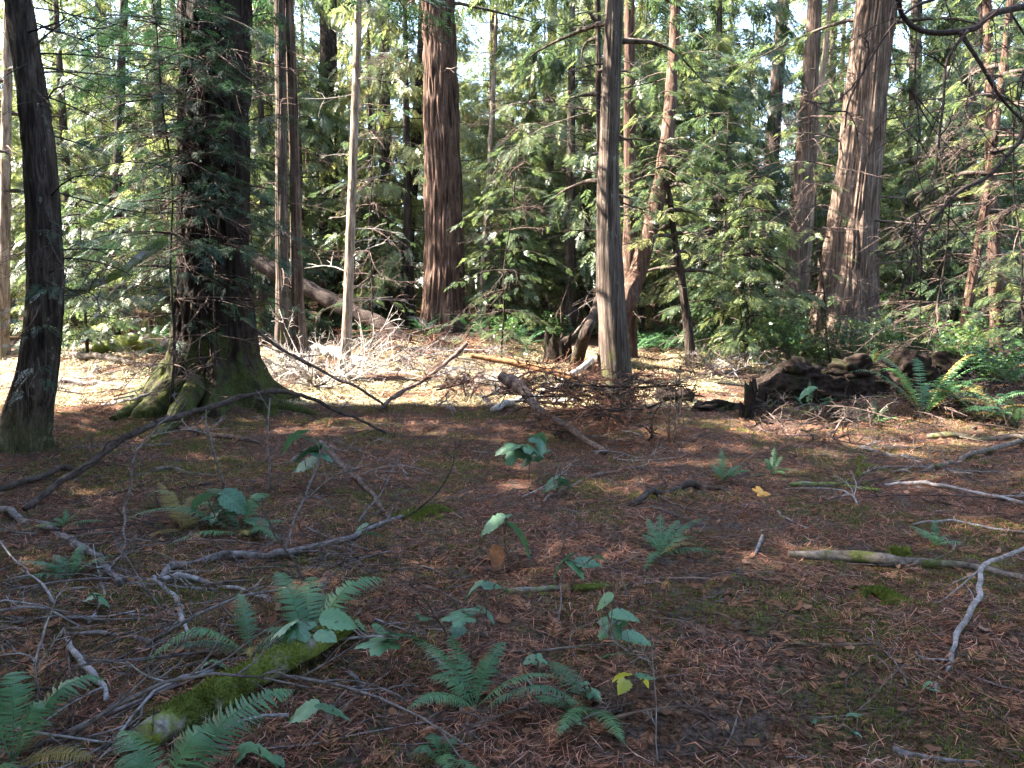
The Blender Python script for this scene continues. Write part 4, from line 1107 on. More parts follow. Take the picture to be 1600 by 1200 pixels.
# thin upright stems rising from the floor
U = [('thin bent stem arching up in front of the propped branch', [(190, 866), (196, 800, 5.05), (212, 720, 5.1), (238, 680, 5.2), (285, 618, 5.4)], (4, 4, 4, 3, 3), 'wood_grey'),
     ('thin straight stem standing before the thick trunk roots', [(418, 768), (420, 700, 6.4), (422, 622, 6.5)], (4, 4, 3), 'wood_grey'),
     ('pale crooked stem standing behind the large leaf pair', [(352, 768), (330, 700, 6.2), (322, 640, 6.3)], (5, 5, 4), 'wood_mossy'),
     ('thin dark stem arching over the foreground leaves', [(868, 1010), (875, 900, 3.9), (872, 840, 3.95), (868, 780, 4.0)], (4, 3, 3, 2), 'wood_brown'),
     ('thin red-brown stem leaning over the middle leaves', [(735, 1120), (712, 1020, 3.05), (668, 950, 3.15), (640, 912, 3.2)], (4, 4, 3, 2), 'wood_dark'),
     ('dark thin stem bowed over the crossed fern', [(508, 985), (490, 930, 3.8), (440, 850, 4.0), (395, 780, 4.2)], (5, 4, 4, 2), 'wood_dark'),
     ('thin grey stem slanting up left of centre', [(446, 860), (470, 790, 4.9), (500, 720, 5.1), (510, 690, 5.2)], (4, 4, 3, 2), 'wood_grey'),
     ('pale thin stem slanting across the centre', [(560, 818), (595, 770, 5.6), (622, 720, 5.8)], (4, 3, 2), 'wood_grey'),
     ('dark curved twig rising right of the bowed branch', [(630, 812), (680, 770, 5.6), (706, 730, 5.7), (712, 690, 5.8)], (4, 4, 3, 2), 'wood_dark'),
     ('thread-thin pale stem hanging at the bottom centre', [(1030, 1200), (1028, 1090, 2.62), (1016, 985, 2.7)], (2, 2, 2), 'wood_grey'),
     ('thin pale stem leaning at the far left below the arched stick', [(62, 1095), (58, 1040, 2.95), (72, 985, 3.05), (82, 950, 3.1)], (4, 4, 4, 2), 'wood_ash')]
for k, (label, pts, wid, m_) in enumerate(U):
    stick('thin_stem', label, 'stem', pts, wid, m_, 6, 0.1, 90.0 + k * 2.3, side=3, side_len=0.16)

# black bare limbs hanging into the upper right corner from a tree beside the view
tO = thing('overhanging_tree', 'bare black crooked limbs reaching in from the upper right corner', 'tree', (7.9, 9.3, hz(7.9, 9.3)))
zs = np.linspace(-0.3, 11, 60)
part('trunk', tube(MB(), np.stack((7.9 + 0.02 * zs, 9.3 + 0 * zs, hz(7.9, 9.3) + zs), -1), 0.24 - 0.014 * zs, 30, 0.12, 2.0, rs=0.08), M['bark_dark'], tO)
OL = [([(7.9, 9.3, 5.2), (1590, 12, 7.6), (1520, 45, 7.3), (1450, 50, 7.1), (1415, 30, 7.0), (1402, -10, 6.9), (1412, -60, 6.9)], 0.035),
      ([(1512, 48, 7.2), (1480, 95, 7.1), (1474, 160, 7.0), (1466, 230, 6.9), (1462, 270, 6.9)], 0.016),
      ([(1500, 50, 7.2), (1532, 100, 7.2), (1562, 150, 7.3), (1600, 190, 7.4), (1650, 225, 7.5)], 0.02),
      ([(7.9, 9.3, 3.4), (1640, 180, 7.8), (1590, 225, 7.6), (1545, 275, 7.4), (1500, 298, 7.2), (1470, 330, 7.1), (1442, 370, 7.0), (1440, 430, 7.0)], 0.026),
      ([(7.9, 9.3, 6.0), (1600, -30, 7.6), (1500, -10, 7.4), (1430, 10, 7.2), (1380, 60, 7.1), (1330, 150, 7.0), (1320, 200, 7.0)], 0.018),
      ([(1432, 46, 7.05), (1430, 130, 7.0), (1436, 200, 6.95), (1432, 260, 6.95), (1446, 310, 7.0)], 0.009),
      ([(1455, 300, 7.1), (1430, 350, 7.0), (1436, 410, 7.0)], 0.009),
      ([(1580, 20, 7.5), (1610, 80, 7.6), (1590, 140, 7.5), (1604, 220, 7.5)], 0.010)]
rng = np.random.default_rng(80)
for k, (pts, r) in enumerate(OL):
    P = [np.array(p) if p[0] < 20 and p[1] < 20 else at(*p) for p in pts]
    C = spline(P, 9 * len(P))
    mb = tube(MB(), C, r * np.linspace(1, 0.4, len(C)), 9, 0.2, k)
    o = part('limb', mb, M['wood_dark'], tO)
    for q in range(9):
        i0 = rng.integers(len(C) // 4, len(C) - 1)
        d = rng.normal(0, 1, 3); d[2] -= 0.4
        w = twigs(MB(), C[i0], d, rng.uniform(0.25, 0.8), 0.006, rng, 2, 4, 5, 0.2, 0.25)
        link('twig', w.mesh('twig', M['wood_dark'], np.array(tO.location)), o)

# small dead branches strewn over the floor
rng = np.random.default_rng(85)
zones = [((0, 700), (770, 1010), 44, 'round the hollow left of centre'), ((1250, 1600), (680, 800), 26, 'below the nurse log'), ((100, 1200), (640, 780), 34, 'between the thick trunk and the brush pile'), ((700, 1500), (800, 1150), 20, 'over the open needle floor'), ((0, 500), (1000, 1180), 18, 'among the ferns in the lower left corner')]
for (x0, x1), (y0, y1), n_, where in zones:
    for q in range(n_):
        p = gp(rng.uniform(x0, x1), rng.uniform(y0, y1), 0.015)
        a_ = rng.choice((0.0, math.pi)) + rng.normal(0, 0.75)
        d = np.array((math.cos(a_), math.sin(a_), rng.uniform(-0.03, 0.16)))
        mb = twigs(MB(), p, d, rng.uniform(0.3, 1.15) * (0.6 if 'needle' in where else 1), rng.uniform(0.004, 0.009) * (0.6 if 'needle' in where else 1), rng, 2, 5, 6, 0.04, 0.16, 0.75)
        V_ = np.concatenate(mb.v)
        low = height(V_[:, 0], V_[:, 1]) + 0.002 - V_[:, 2]
        mb.v = [V_ + np.stack((0 * low, 0 * low, np.clip(low, 0, 0.3)), -1)]
        solo('small_branch', mb, M[('wood_grey', 'wood_brown', 'wood_brown' if 'needle' in where else 'wood_ash', 'wood_dark', 'wood_mossy')[rng.integers(5)]], 'small dead branch, one of many strewn ' + where, 'branch', 'small dead branches strewn ' + where, origin=tuple(p))
# ------------------------------------------------------------------ ferns
def frond_mesh(mb, P, wmax, rng, npin=30, tw=0.0, rach=0.0025, droop=0.25):
    """A once-cut frond along the curve P: a rachis and two ranks of narrow leaflets."""
    C = spline(P, npin + 6)
    T = norm(np.gradient(C, axis=0))
    side = norm(np.cross(T, np.array((0, 0, 1.0)) + 1e-3))
    up = np.cross(side, T)
    side = side * math.cos(tw) + up * math.sin(tw)
    up = np.cross(side, T)
    n = len(C)
    s = np.linspace(0, 1, n)
    prof = np.clip((s - 0.06) * 7, 0, 1) * (1 - np.clip((s - 0.35) / 0.65, 0, 1) ** 1.7) + 0.03
    tube(mb, C, rach * (1.25 - s), 4, caps=False)
    step = float(np.linalg.norm(C[1] - C[0]))
    for sg in (-1, 1):
        k = np.arange(3, n - 1)
        L = wmax * prof[k] * rng.uniform(0.88, 1.08, len(k))
        d = norm(side[k] * sg + T[k] * rng.uniform(0.12, 0.38, len(k))[:, None] - up[k] * (droop * rng.uniform(0.4, 1.4, len(k)))[:, None])
        L = L * np.where(rng.random(len(k)) < 0.05, 0.4, 1.0)
        w = np.minimum(step * 0.62, 0.25 * L)[:, None]
        b = C[k] + T[k] * (step * rng.uniform(-0.15, 0.15, len(k)))[:, None]
        mid = b + d * (L * 0.5)[:, None] + up[k] * (0.04 * L)[:, None]
        tip = b + d * L[:, None] - up[k] * (0.12 * L)[:, None] + T[k] * (0.10 * L)[:, None]
        V = np.stack((b - T[k] * w * 0.5, b + T[k] * w * 0.55, mid + T[k] * w * 0.42, mid - T[k] * w * 0.36, tip), 1)
        base = np.arange(len(k))[:, None] * 5
        q = base + np.array((0, 1, 2, 3))[None]
        t3 = base + np.array((3, 2, 4))[None]
        b0 = mb.n
        mb.add(V.reshape(-1, 3), q)
        mb.f.append(t3 + b0)
    return mb

def fern(label, base, fr, m='fern', seed=0, group=None, wmax=0.075, npin=30, name='sword_fern'):
    """fr: (azimuth in degrees, length, lift) per frond, or world tip points."""
    rng = np.random.default_rng(seed)
    t = thing(name, label, 'fern', base, group)
    fr = list(fr)
    if len(fr) < 8:
        for q in range(4):
            fr.append((rng.uniform(0, 360), rng.uniform(0.18, 0.36), rng.uniform(0.1, 0.7)))
    for qf, f_ in enumerate(fr):
        if len(f_) == 2:
            tip, arch = f_
            mid = (base + tip) / 2 + np.array((0, 0, arch))
            P = [base, base * 0.72 + tip * 0.28 + np.array((0, 0, arch * 0.75)), mid, base * 0.2 + tip * 0.8 + np.array((0, 0, arch * 0.62)), tip]
            L = float(np.linalg.norm(tip - base))
        else:
            az, L, lift = f_
            d = np.array((math.cos(R(az)), math.sin(R(az)), 0))
            P = [base + d * L * u + np.array((0, 0, L * (lift * 2.0 * u - (lift * 1.15 + 0.12) * u * u))) for u in (0, 0.25, 0.5, 0.75, 0.98)]
        mm = m if len(f_) == 2 or rng.random() < 0.75 else 'fern_old'
        part('frond', frond_mesh(MB(), np.array(P), 1.02 * wmax * min(1.0, 0.5 + L * 0.8), rng, npin, rng.uniform(-0.25, 0.25)), M[mm], t)
    return t

def tips(base, lst):
    return [(at(px, py, base[1] + dy), arch) for px, py, dy, arch in lst]

b = gp(378, 836)
fern('green fern with side-spread fronds below the large leaf pair', b, tips(b, [(186, 818, 0.1, 0.16), (300, 790, 0.5, 0.12), (425, 782, 0.35, 0.16), (440, 850, -0.2, 0.08), (250, 858, -0.25, 0.07), (322, 770, 0.45, 0.15)]), seed=1, wmax=0.085)
b = gp(283, 828)
fern('yellowing upright fern beside the spread fern fronds', b, tips(b, [(246, 752, 0.3, 0.05), (268, 766, 0.2, 0.03), (300, 775, 0.3, 0.05)]), 'fern_old', 2, wmax=0.07)
b = gp(478, 1012)
fern('bright green fern with a fan of upright fronds left of centre', b, tips(b, [(432, 892, 0.35, 0.08), (488, 902, 0.5, 0.10), (606, 908, 0.35, 0.13), (520, 925, 0.4, 0.06), (455, 930, 0.2, 0.04)]), seed=3, wmax=0.09)
b = gp(392, 1024)
fern('fern with one long arched frond bowing over the hollow', b, tips(b, [(216, 1052, -0.2, 0.16), (372, 926, 0.3, 0.05)]), seed=4, wmax=0.075, npin=40)
b = gp(20, 1195)
fern('large fern in the lower left corner with fronds reaching up', b, tips(b, [(168, 1062, 0.25, 0.12), (28, 1050, 0.2, 0.10), (90, 1105, 0.15, 0.10), (-60, 1090, 0.1, 0.12)]), seed=5, wmax=0.10, npin=34)
b = at(250, 1250, 2.25); b[2] = hz(b[0], b[1])
fern('large teal-green frond fern at the bottom edge before the mossy branch', b, tips(b, [(462, 1078, 0.36, 0.10), (352, 1140, 0.2, 0.10), (180, 1195, 0.05, 0.08)]), seed=6, wmax=0.105, npin=38)
b = gp(742, 1108)
fern('fern with crossed thin fronds in the centre foreground', b, tips(b, [(640, 1000, 0.35, 0.08), (790, 1002, 0.25, 0.06), (700, 990, 0.3, 0.05), (668, 1060, 0.1, 0.06)]), seed=7, wmax=0.065)
b = gp(925, 1110)
fern('fern lying with one broad frond pointing sideways at bottom centre', b, tips(b, [(752, 1112, -0.1, 0.10), (870, 1150, -0.3, 0.05)]), seed=8, wmax=0.075, npin=40)
b = gp(690, 1196)
fern('small fern tuft at the bottom edge below the crossed fronds', b, tips(b, [(672, 1150, 0.1, 0.05), (716, 1158, 0.1, 0.05), (640, 1180, 0.0, 0.05)]), seed=9, wmax=0.06, npin=22)
b = gp(1032, 868)
fern('small dark fern on the open needle floor right of centre', b, tips(b, [(1010, 808, 0.25, 0.03), (1032, 800, 0.3, 0.02), (1062, 812, 0.3, 0.04), (1108, 812, 0.3, 0.08), (1002, 836, 0.1, 0.04), (1005, 895, -0.3, 0.05), (1090, 842, 0.1, 0.06)]), seed=10, wmax=0.06, npin=24)
b = gp(110, 905)
fern('small blue-green fern beside the thick grey branch', b, tips(b, [(132, 850, 0.2, 0.05), (84, 868, 0.2, 0.05), (60, 885, 0.05, 0.05), (126, 880, 0.1, 0.05), (20, 882, 0.1, 0.06)]), seed=11, wmax=0.06, npin=22)
b = gp(1462, 852)
fern('tiny fern sprig before the lower white stick', b, tips(b, [(1462, 810, 0.1, 0.02), (1440, 830, 0.05, 0.03), (1484, 838, 0.05, 0.03)]), seed=12, wmax=0.05, npin=18)
b = gp(1128, 752)
fern('pale drooping fern in the middle of the needle floor', b, tips(b, [(1128, 702, 0.2, 0.03), (1160, 728, 0.1, 0.05), (1110, 725, 0.2, 0.04), (1150, 745, -0.1, 0.04)]), seed=13, wmax=0.065, npin=22)
b = gp(1206, 742)
fern('small blue-green fern upright near the yellow leaf', b, tips(b, [(1210, 698, 0.15, 0.02), (1222, 712, 0.1, 0.03), (1196, 716, 0.1, 0.03)]), seed=14, wmax=0.06, npin=20)
b = gp(100, 822)
fern('tiny green fern below the propped branch at left', b, tips(b, [(104, 796, 0.1, 0.02), (124, 808, 0.1, 0.03), (84, 812, 0.05, 0.03)]), seed=15, wmax=0.05, npin=18)
rng = np.random.default_rng(90)
b = gp(1448, 655); b = b + (0, 0.1, 0.0)
fern('large sword fern crowning the nurse log mound', b, [(rng.uniform(-180, 180), rng.uniform(0.6, 1.0), rng.uniform(0.75, 1.35)) for _ in range(20)], seed=16, wmax=0.085, npin=28)
b = gp(1590, 668)
fern('wide sword fern at the right edge beyond the mound', b, [(rng.uniform(90, 260), rng.uniform(0.6, 1.0), rng.uniform(0.4, 0.8)) for _ in range(14)], seed=17, wmax=0.085, npin=26)
b = gp(1262, 648)
fern('small fern growing on the front of the nurse log', b, tips(b, [(1266, 592, 0.2, 0.02), (1240, 618, 0.1, 0.05), (1310, 622, 0.1, 0.05), (1245, 655, -0.2, 0.08)]), seed=18, wmax=0.06, npin=22)
b = gp(1365, 660)
fern('small drooping fern on the mound below the nurse log', b, tips(b, [(1330, 640, 0.1, 0.06), (1390, 632, 0.1, 0.05), (1368, 622, 0.2, 0.03)]), seed=19, wmax=0.06, npin=20)

b = gp(1530, 660)
fern('sword fern on the mound between the large fern and the right edge', b, [(rng.uniform(-180, 180), rng.uniform(0.45, 0.8), rng.uniform(0.5, 1.0)) for _ in range(13)], seed=20, wmax=0.08, npin=24)
b = at(1365, 572, 11.5)
fern('small fern rooted on top of the nurse log', b, [(rng.uniform(-180, 180), rng.uniform(0.3, 0.5), rng.uniform(0.3, 0.9)) for _ in range(9)], seed=21, wmax=0.06, npin=20)

# sword ferns of the middle distance, copies of three plants
def fern_kind(seed, nf, L, lift):
    rng = np.random.default_rng(seed)
    return [frond_mesh(MB(), np.array([np.array((math.cos(a_), math.sin(a_), 0)) * l * u + np.array((0, 0, l * (h_ * 2 * u - (h_ * 1.2 + 0.1) * u * u))) for u in (0, 0.3, 0.6, 0.97)]), 0.09, rng, 16, 0, 0.004).mesh('frond', M['fern'])
            for a_, l, h_ in zip(np.arange(nf) * 2.4 + rng.random(nf), rng.uniform(*L, nf), rng.uniform(*lift, nf))]
FK = [fern_kind(201, 13, (0.6, 1.0), (0.35, 0.9)), fern_kind(202, 10, (0.5, 0.9), (0.5, 1.1)), fern_kind(203, 15, (0.6, 1.1), (0.3, 0.7))]
FS = [(1010, 548), (1035, 552), (1060, 548), (1040, 535), (1085, 545), (990, 552), (1110, 555), (1130, 550), (760, 535), (800, 530), (840, 528), (740, 522), (880, 522), (905, 535), (820, 542), (1020, 530), (1150, 545), (640, 512), (660, 520), (615, 508), (1450, 560), (1480, 570), (1520, 572), (1560, 585), (1500, 560), (1410, 552), (1600, 560), (1580, 600), (240, 540), (270, 560), (120, 535), (60, 530), (1180, 545), (950, 528), (780, 518), (560, 530)]
rng = np.random.default_rng(95)
def where_is(px):
    return 'behind the left trees' if px < 420 else 'round the mound of the red-brown fir' if px < 770 else 'between the stump and the grey cedar' if px < 960 else 'behind the sunlit clearing' if px < 1160 else 'before the slender and the fluted cedar' if px < 1400 else 'on the bank at the right edge'
for k, (px, py) in enumerate(FS):
    p = gp(px, py)
    t = thing('sword_fern', 'sword fern in the undergrowth ' + where_is(px), 'fern', p, 'sword ferns ' + where_is(px), rng.uniform(0, 6.28), rng.uniform(0.75, 1.15))
    for me in FK[k % 3]:
        link('frond', me, t)

# ------------------------------------------------------------------ broad-leaved seedlings
def leaf_mesh(kind, seed, m):
    rng = np.random.default_rng(seed)
    n = 13
    u = np.linspace(0, 1, n)
    w = 0.36 * np.sin(np.pi * np.clip(u * 0.92 + 0.08, 0, 1) ** 0.8) ** 0.85
    w[-1] = 0.004
    w = w * (1 + 0.10 * (np.arange(n) % 2 * 2 - 1))
    v, f = [], []
    fold, curl = rng.uniform(0.15, 0.6), rng.uniform(0.2, 0.8)
    for q in range(n):
        for c_ in (-1, -0.5, 0, 0.5, 1):
            y = w[q] * c_
            v.append((u[q] + 0.04 * abs(c_), y, abs(y) * fold - curl * u[q] ** 2 * 0.7 - 0.5 * y * y + 0.02 * math.sin(q * 2.1 + c_ * 3)))
    for q in range(n - 1):
        for c_ in range(4):
            f.append((q * 5 + c_, q * 5 + c_ + 1, q * 5 + c_ + 6, q * 5 + c_ + 5))
    if kind == 'lobed':
        v, f = [(0.0, 0.0, 0.0)], []
        k = 40
        for ring in (0.35, 0.7, 1.0):
            for q in range(k):
                a_ = (q / k - 0.5) * 2 * np.pi
                lob = 0.58 + 0.42 * abs(math.cos(a_ * 2.5)) ** 1.3
                lob *= 1 - 0.45 * (abs(a_) / np.pi) ** 3
                lob *= 1 + 0.05 * (q % 2 * 2 - 1) * (ring == 1.0)
                r_ = ring * (lob if ring > 0.5 else 0.7)
                v.append((0.32 + 0.62 * r_ * math.cos(a_), 0.62 * r_ * math.sin(a_), 0.10 * r_ * abs(math.cos(a_ * 2.5)) - 0.30 * r_ * r_ * curl * 2))
        for q in range(k):
            f.append((0, 1 + q, 1 + (q + 1) % k, 1 + (q + 1) % k))
        f = [x[:3] for x in f]
        mb = MB().add(v, f)
        g_ = []
        for ring in range(2):
            for q in range(k):
                a0, a1 = 1 + ring * k + q, 1 + ring * k + (q + 1) % k
                g_.append((a0, a0 + k, a1 + k, a1))
        mb.f.append(np.array(g_))
        return mb.mesh('leaf', M[m])
    return MB().add(v, f).mesh('leaf', M[m])
LEAVES = {('ovate', 'leaf'): [leaf_mesh('ovate', s_, 'leaf') for s_ in range(4)], ('lobed', 'leaf'): [leaf_mesh('lobed', s_, 'leaf') for s_ in range(3)],
          ('ovate', 'leaf_yellow'): [leaf_mesh('ovate', 9, 'leaf_yellow')], ('lobed', 'leaf_yellow'): [leaf_mesh('lobed', 9, 'leaf_yellow')]}

def seedling(label, foot_px, leaves, seed=0, name='leafy_seedling', cat='plant', top=None):
    """leaves: (px, py, size px, kind, direction in degrees on the ground plane[, material])."""
    rng = np.random.default_rng(seed)
    base = gp(*foot_px)
    t = thing(name, label, cat, base)
    pos = [at(l[0], l[1], base[1] + rng.uniform(-0.08, 0.08)) for l in leaves]
    for p in pos:
        p[2] = max(p[2], hz(p[0], p[1]) + 0.03)
    hi = max(pos, key=lambda p: p[2])
    stem = MB()
    tube(stem, spline([base - (0, 0, 0.02), base * 0.5 + hi * 0.5 + (rng.uniform(-0.03, 0.03), 0, 0.02), hi], 10), np.linspace(0.005, 0.0028, 10), 6)
    part('stem', stem, M['wood_brown'], t)
    for p, l in zip(pos, leaves):
        m_ = l[5] if len(l) > 5 else 'leaf'
        lib = LEAVES[(l[3], m_)]
        size = px_size(l[2] * 0.98, p)
        a_ = R(l[4])
        node = base * 0.35 + hi * 0.65
        ang = Matrix.Rotation(a_, 4, 'Z') @ Matrix.Rotation(R(rng.uniform(-8, 34)), 4, 'Y') @ Matrix.Rotation(R(rng.uniform(-30, 30)), 4, 'X')
        o = link('leaf', lib[rng.integers(len(lib))], t)
        fw = np.array(ang @ Vector((1, 0, 0)))
        org = p - fw * size * 0.5
        o.matrix_local = Matrix.Translation(Vector(org - base)) @ ang @ Matrix.Scale(size, 4)
        k = node if abs(node[2] - org[2]) < 0.25 else (base + hi) / 2
        part('leaf_stalk', tube(MB(), spline([k, (k + org) / 2 + (0, 0, 0.012), org], 6), 0.0021, 4), M['wood_brown'], t)
    return t

O, Lb = 'ovate', 'lobed'
PL = [
    ('seedling with tiered teal leaves left of the straight slanting stick', (482, 762), [(462, 678, 52, O, 170), (492, 688, 46, O, 20), (482, 706, 50, O, 200), (500, 708, 48, O, -20), (478, 724, 46, O, 190)]),
    ('seedling with a bright cluster of broad leaves before the brush pile', (826, 748), [(796, 698, 48, Lb, 190), (826, 694, 54, Lb, 60), (850, 690, 46, Lb, 10), (836, 712, 46, Lb, -70), (842, 680, 34, O, 60), (812, 706, 40, Lb, 240)]),
    ('seedling with one pair of large blue-green leaves above the spread fern', (350, 830), [(322, 772, 54, O, 160), (366, 782, 56, O, -10), (338, 796, 44, O, 250), (404, 814, 50, O, -20)]),
    ('seedling with two wide flat leaves in the centre', (798, 885), [(768, 818, 52, O, 170), (812, 828, 62, O, 5), (784, 806, 40, O, 120)]),
    ('seedling with two small leaves on the bowed grey branch', (576, 862), [(564, 824, 28, O, 175), (582, 832, 36, O, 0)]),
    ('seedling with a low row of leaves right of the two wide leaves', (890, 926), [(878, 874, 46, O, 190), (918, 878, 44, O, 5), (898, 886, 44, O, -40), (932, 868, 26, O, 30)]),
    ('tall seedling with upright lobed leaves in the centre foreground', (735, 1050), [(774, 912, 48, O, 40), (740, 920, 42, O, 170), (712, 962, 56, Lb, 190), (738, 950, 58, Lb, 60), (716, 984, 36, O, 260), (722, 1030, 44, O, 110), (760, 956, 40, O, -30)]),
    ('seedling with large dark leaves spreading low before the crossed fern', (592, 1062), [(586, 1002, 72, Lb, 190), (632, 990, 66, O, 10), (600, 984, 50, O, 60), (662, 960, 40, O, 80)]),
    ('seedling with drooping lobed leaves at the foot of the fan fern', (455, 1045), [(440, 982, 56, Lb, 200), (468, 986, 54, Lb, -40), (528, 970, 60, O, 10), (452, 998, 44, O, 250), (508, 992, 42, O, -30)]),
    ('seedling with two broad low leaves at the bottom edge left of centre', (498, 1165), [(474, 1110, 56, O, 185), (520, 1108, 58, O, 10)]),
    ('seedling with single large leaves at the lower edge beside the big fern', (400, 1210), [(404, 1168, 66, O, 10), (370, 1180, 54, O, 200), (430, 1185, 40, O, -30)]),
    ('seedling with round tiered leaves right of the bottom centre', (965, 1098), [(944, 940, 40, O, 160), (974, 962, 48, O, -10), (950, 980, 52, Lb, 200), (996, 998, 54, O, 10), (960, 1020, 44, O, 180)]),
    ('yellowing seedling with spotted leaves at bottom centre', (982, 1108), [(974, 1070, 36, O, 250, 'leaf_yellow'), (972, 1056, 34, O, 150, 'leaf_yellow'), (1004, 1062, 30, O, 20, 'leaf_yellow'), (1010, 1055, 40, O, 30)]),
    ('small seedling with round leaves at the tip of the sideways frond', (922, 1100), [(930, 1076, 38, Lb, 30), (908, 1064, 30, O, 120)]),
    ('small low leaf seedling left of the forked dark stick', (866, 775), [(866, 756, 40, O, 190), (876, 748, 34, O, 40)]),
    ('blue-green broad leaf seedling on the mound below the nurse log', (1300, 655), [(1304, 632, 34, O, 10), (1262, 612, 34, O, 180), (1290, 622, 24, O, 60)]),
    ('tiny clover-like seedling at the lower right', (1332, 1150), [(1330, 1142, 24, Lb, 190), (1340, 1144, 20, Lb, 20), (1270, 1138, 14, Lb, 180)]),
    ('tiny seedling left of the yellowing seedling', (900, 1150), [(900, 1135, 22, O, 180), (910, 1130, 18, O, 20)]),
    ('small seedling with two round leaves beside the mossy branch end', (560, 1000), [(548, 972, 32, O, 150), (570, 982, 30, O, 10)]),
    ('small teal seedling at the foot of the arching bleached stick', (1452, 1092), [(1460, 1076, 24, O, 20), (1446, 1082, 20, O, 170)]),
    ('small round-leaved seedling beside the bowed branch at left', (150, 958), [(140, 934, 30, O, 160), (160, 938, 28, O, 10), (150, 928, 24, Lb, 80)]),
    ('low seedling between the arched frond and the mossy branch', (330, 1060), [(316, 1040, 34, O, 180), (345, 1044, 32, O, 0)]),
    ('pair-leaved seedling behind the spread fern at left', (250, 790), [(240, 768, 26, O, 170), (260, 770, 26, O, 10)]),
    ('small seedling right of the crossed fronds', (835, 1050), [(826, 1030, 26, O, 170), (846, 1032, 28, Lb, 10)]),
]
for k, (label, foot_px, lv) in enumerate(PL):
    seedling(label, foot_px, lv, 300 + k)
p = gp(1195, 770, 0.03)
o = link('fallen_leaf', leaf_mesh('lobed', 31, 'leaf_amber'), None, tuple(p - (0.07, 0, 0)))
o.scale = (0.17,) * 3; o.rotation_euler = (0.5, 0.15, 0.4)
tag(o, 'bright amber fallen leaf on the needle floor', 'leaf')
p = at(776, 866, gp(776, 900)[1])
o = link('dead_leaf', leaf_mesh('ovate', 32, 'leaf_dead'), None, tuple(p + (0, 0, 0.06)))
o.scale = (0.15,) * 3; o.rotation_euler = (0.2, 1.35, 1.2)
tag(o, 'red-brown withered leaf hanging below the two wide leaves', 'leaf')

# ------------------------------------------------------------------ shrubs of small leaves
LEAFLET = [(np.array(((0, 0, 0), (0.45, 0.3, 0.06), (1, 0, -0.08), (0.45, -0.3, 0.06))), np.array(((0, 1, 2), (0, 2, 3))))]
def shrub_kind(seed, n, H, W, nl, size):
    rng = np.random.default_rng(seed)
    stem, leaf = MB(), MB()
    for q in range(n):
        a_ = rng.uniform(0, 6.28)
        tip = np.array((math.cos(a_) * W * rng.uniform(0.2, 1), math.sin(a_) * W * rng.uniform(0.2, 1), H * rng.uniform(0.5, 1.1)))
        C = spline([np.zeros(3), tip * (0.35, 0.35, 0.6), tip], 8)
        tube(stem, C, np.linspace(0.006, 0.002, 8), 4, caps=False)
        t_ = rng.uniform(0.3, 1, nl)
        P = C[(t_ * 7).astype(int)] + rng.normal(0, 0.10, (nl, 3))
        fw = rng.normal(0, 1, (nl, 3)); fw[:, 2] *= 0.4
        place(leaf, LEAFLET, np.zeros(nl, int), frames(fw, np.array((0, 0, 1.0)) + rng.normal(0, 0.35, (nl, 3))), P, rng.uniform(*size, nl))
    return stem.mesh('stem', M['wood_brown']), leaf.mesh('leaves', M['foliage_shrub'])
SK = [shrub_kind(1, 16, 0.9, 0.6, 46, (0.05, 0.10)), shrub_kind(2, 14, 0.7, 0.7, 46, (0.04, 0.09)), shrub_kind(3, 18, 1.3, 0.7, 50, (0.05, 0.10))]
SP_ = [(1165, 560), (1190, 572), (1215, 565), (1245, 560), (1275, 568), (1300, 575), (1210, 545), (1260, 548), (1375, 570), (1400, 560), (1150, 545), (1340, 575), (1440, 555), (1180, 530), (1130, 540), (790, 545), (870, 535), (470, 500), (520, 505), (560, 520), (420, 470), (1500, 590), (1545, 600), (1230, 575), (1100, 535), (720, 510), (300, 500), (60, 545), (150, 520), (1380, 545)]
rng = np.random.default_rng(97)
for k, (px, py) in enumerate(SP_):
    p = gp(px, py)
    t = thing('leafy_shrub', 'low leafy evergreen shrub ' + where_is(px), 'shrub', p, 'low shrubs ' + where_is(px), rng.uniform(0, 6.28), rng.uniform(0.75, 1.2))
    link('stem', SK[k % 3][0], t)
    link('leaves', SK[k % 3][1], t)
# ------------------------------------------------------------------ litter of the forest floor
rng = np.random.default_rng(400)
def scatter(n, y0, y1, power, margin=1.0, half=0.70):
    """Random floor points in front of the camera, denser near it."""
    u = rng.random(n)
    a_ = 2 - power
    y = (y0 ** a_ + u * (y1 ** a_ - y0 ** a_)) ** (1 / a_)
    x = rng.uniform(-1, 1, n) * (half * y + margin)
    return x, y
def slope_frames(x, y, tilt):
    n = len(x)
    e = 0.04
    nx = -(height(x + e, y) - height(x - e, y)) / (2 * e)
    ny = -(height(x, y + e) - height(x, y - e)) / (2 * e)
    up = norm(np.stack((nx, ny, np.ones(n)), -1)) + rng.normal(0, tilt, (n, 3))
    a_ = rng.uniform(0, 2 * np.pi, n)
    fwd = np.stack((np.cos(a_), np.sin(a_), np.zeros(n)), -1)
    up = norm(up)
    fwd = fwd - up * np.sum(fwd * up, 1)[:, None]
    return frames(fwd, up)

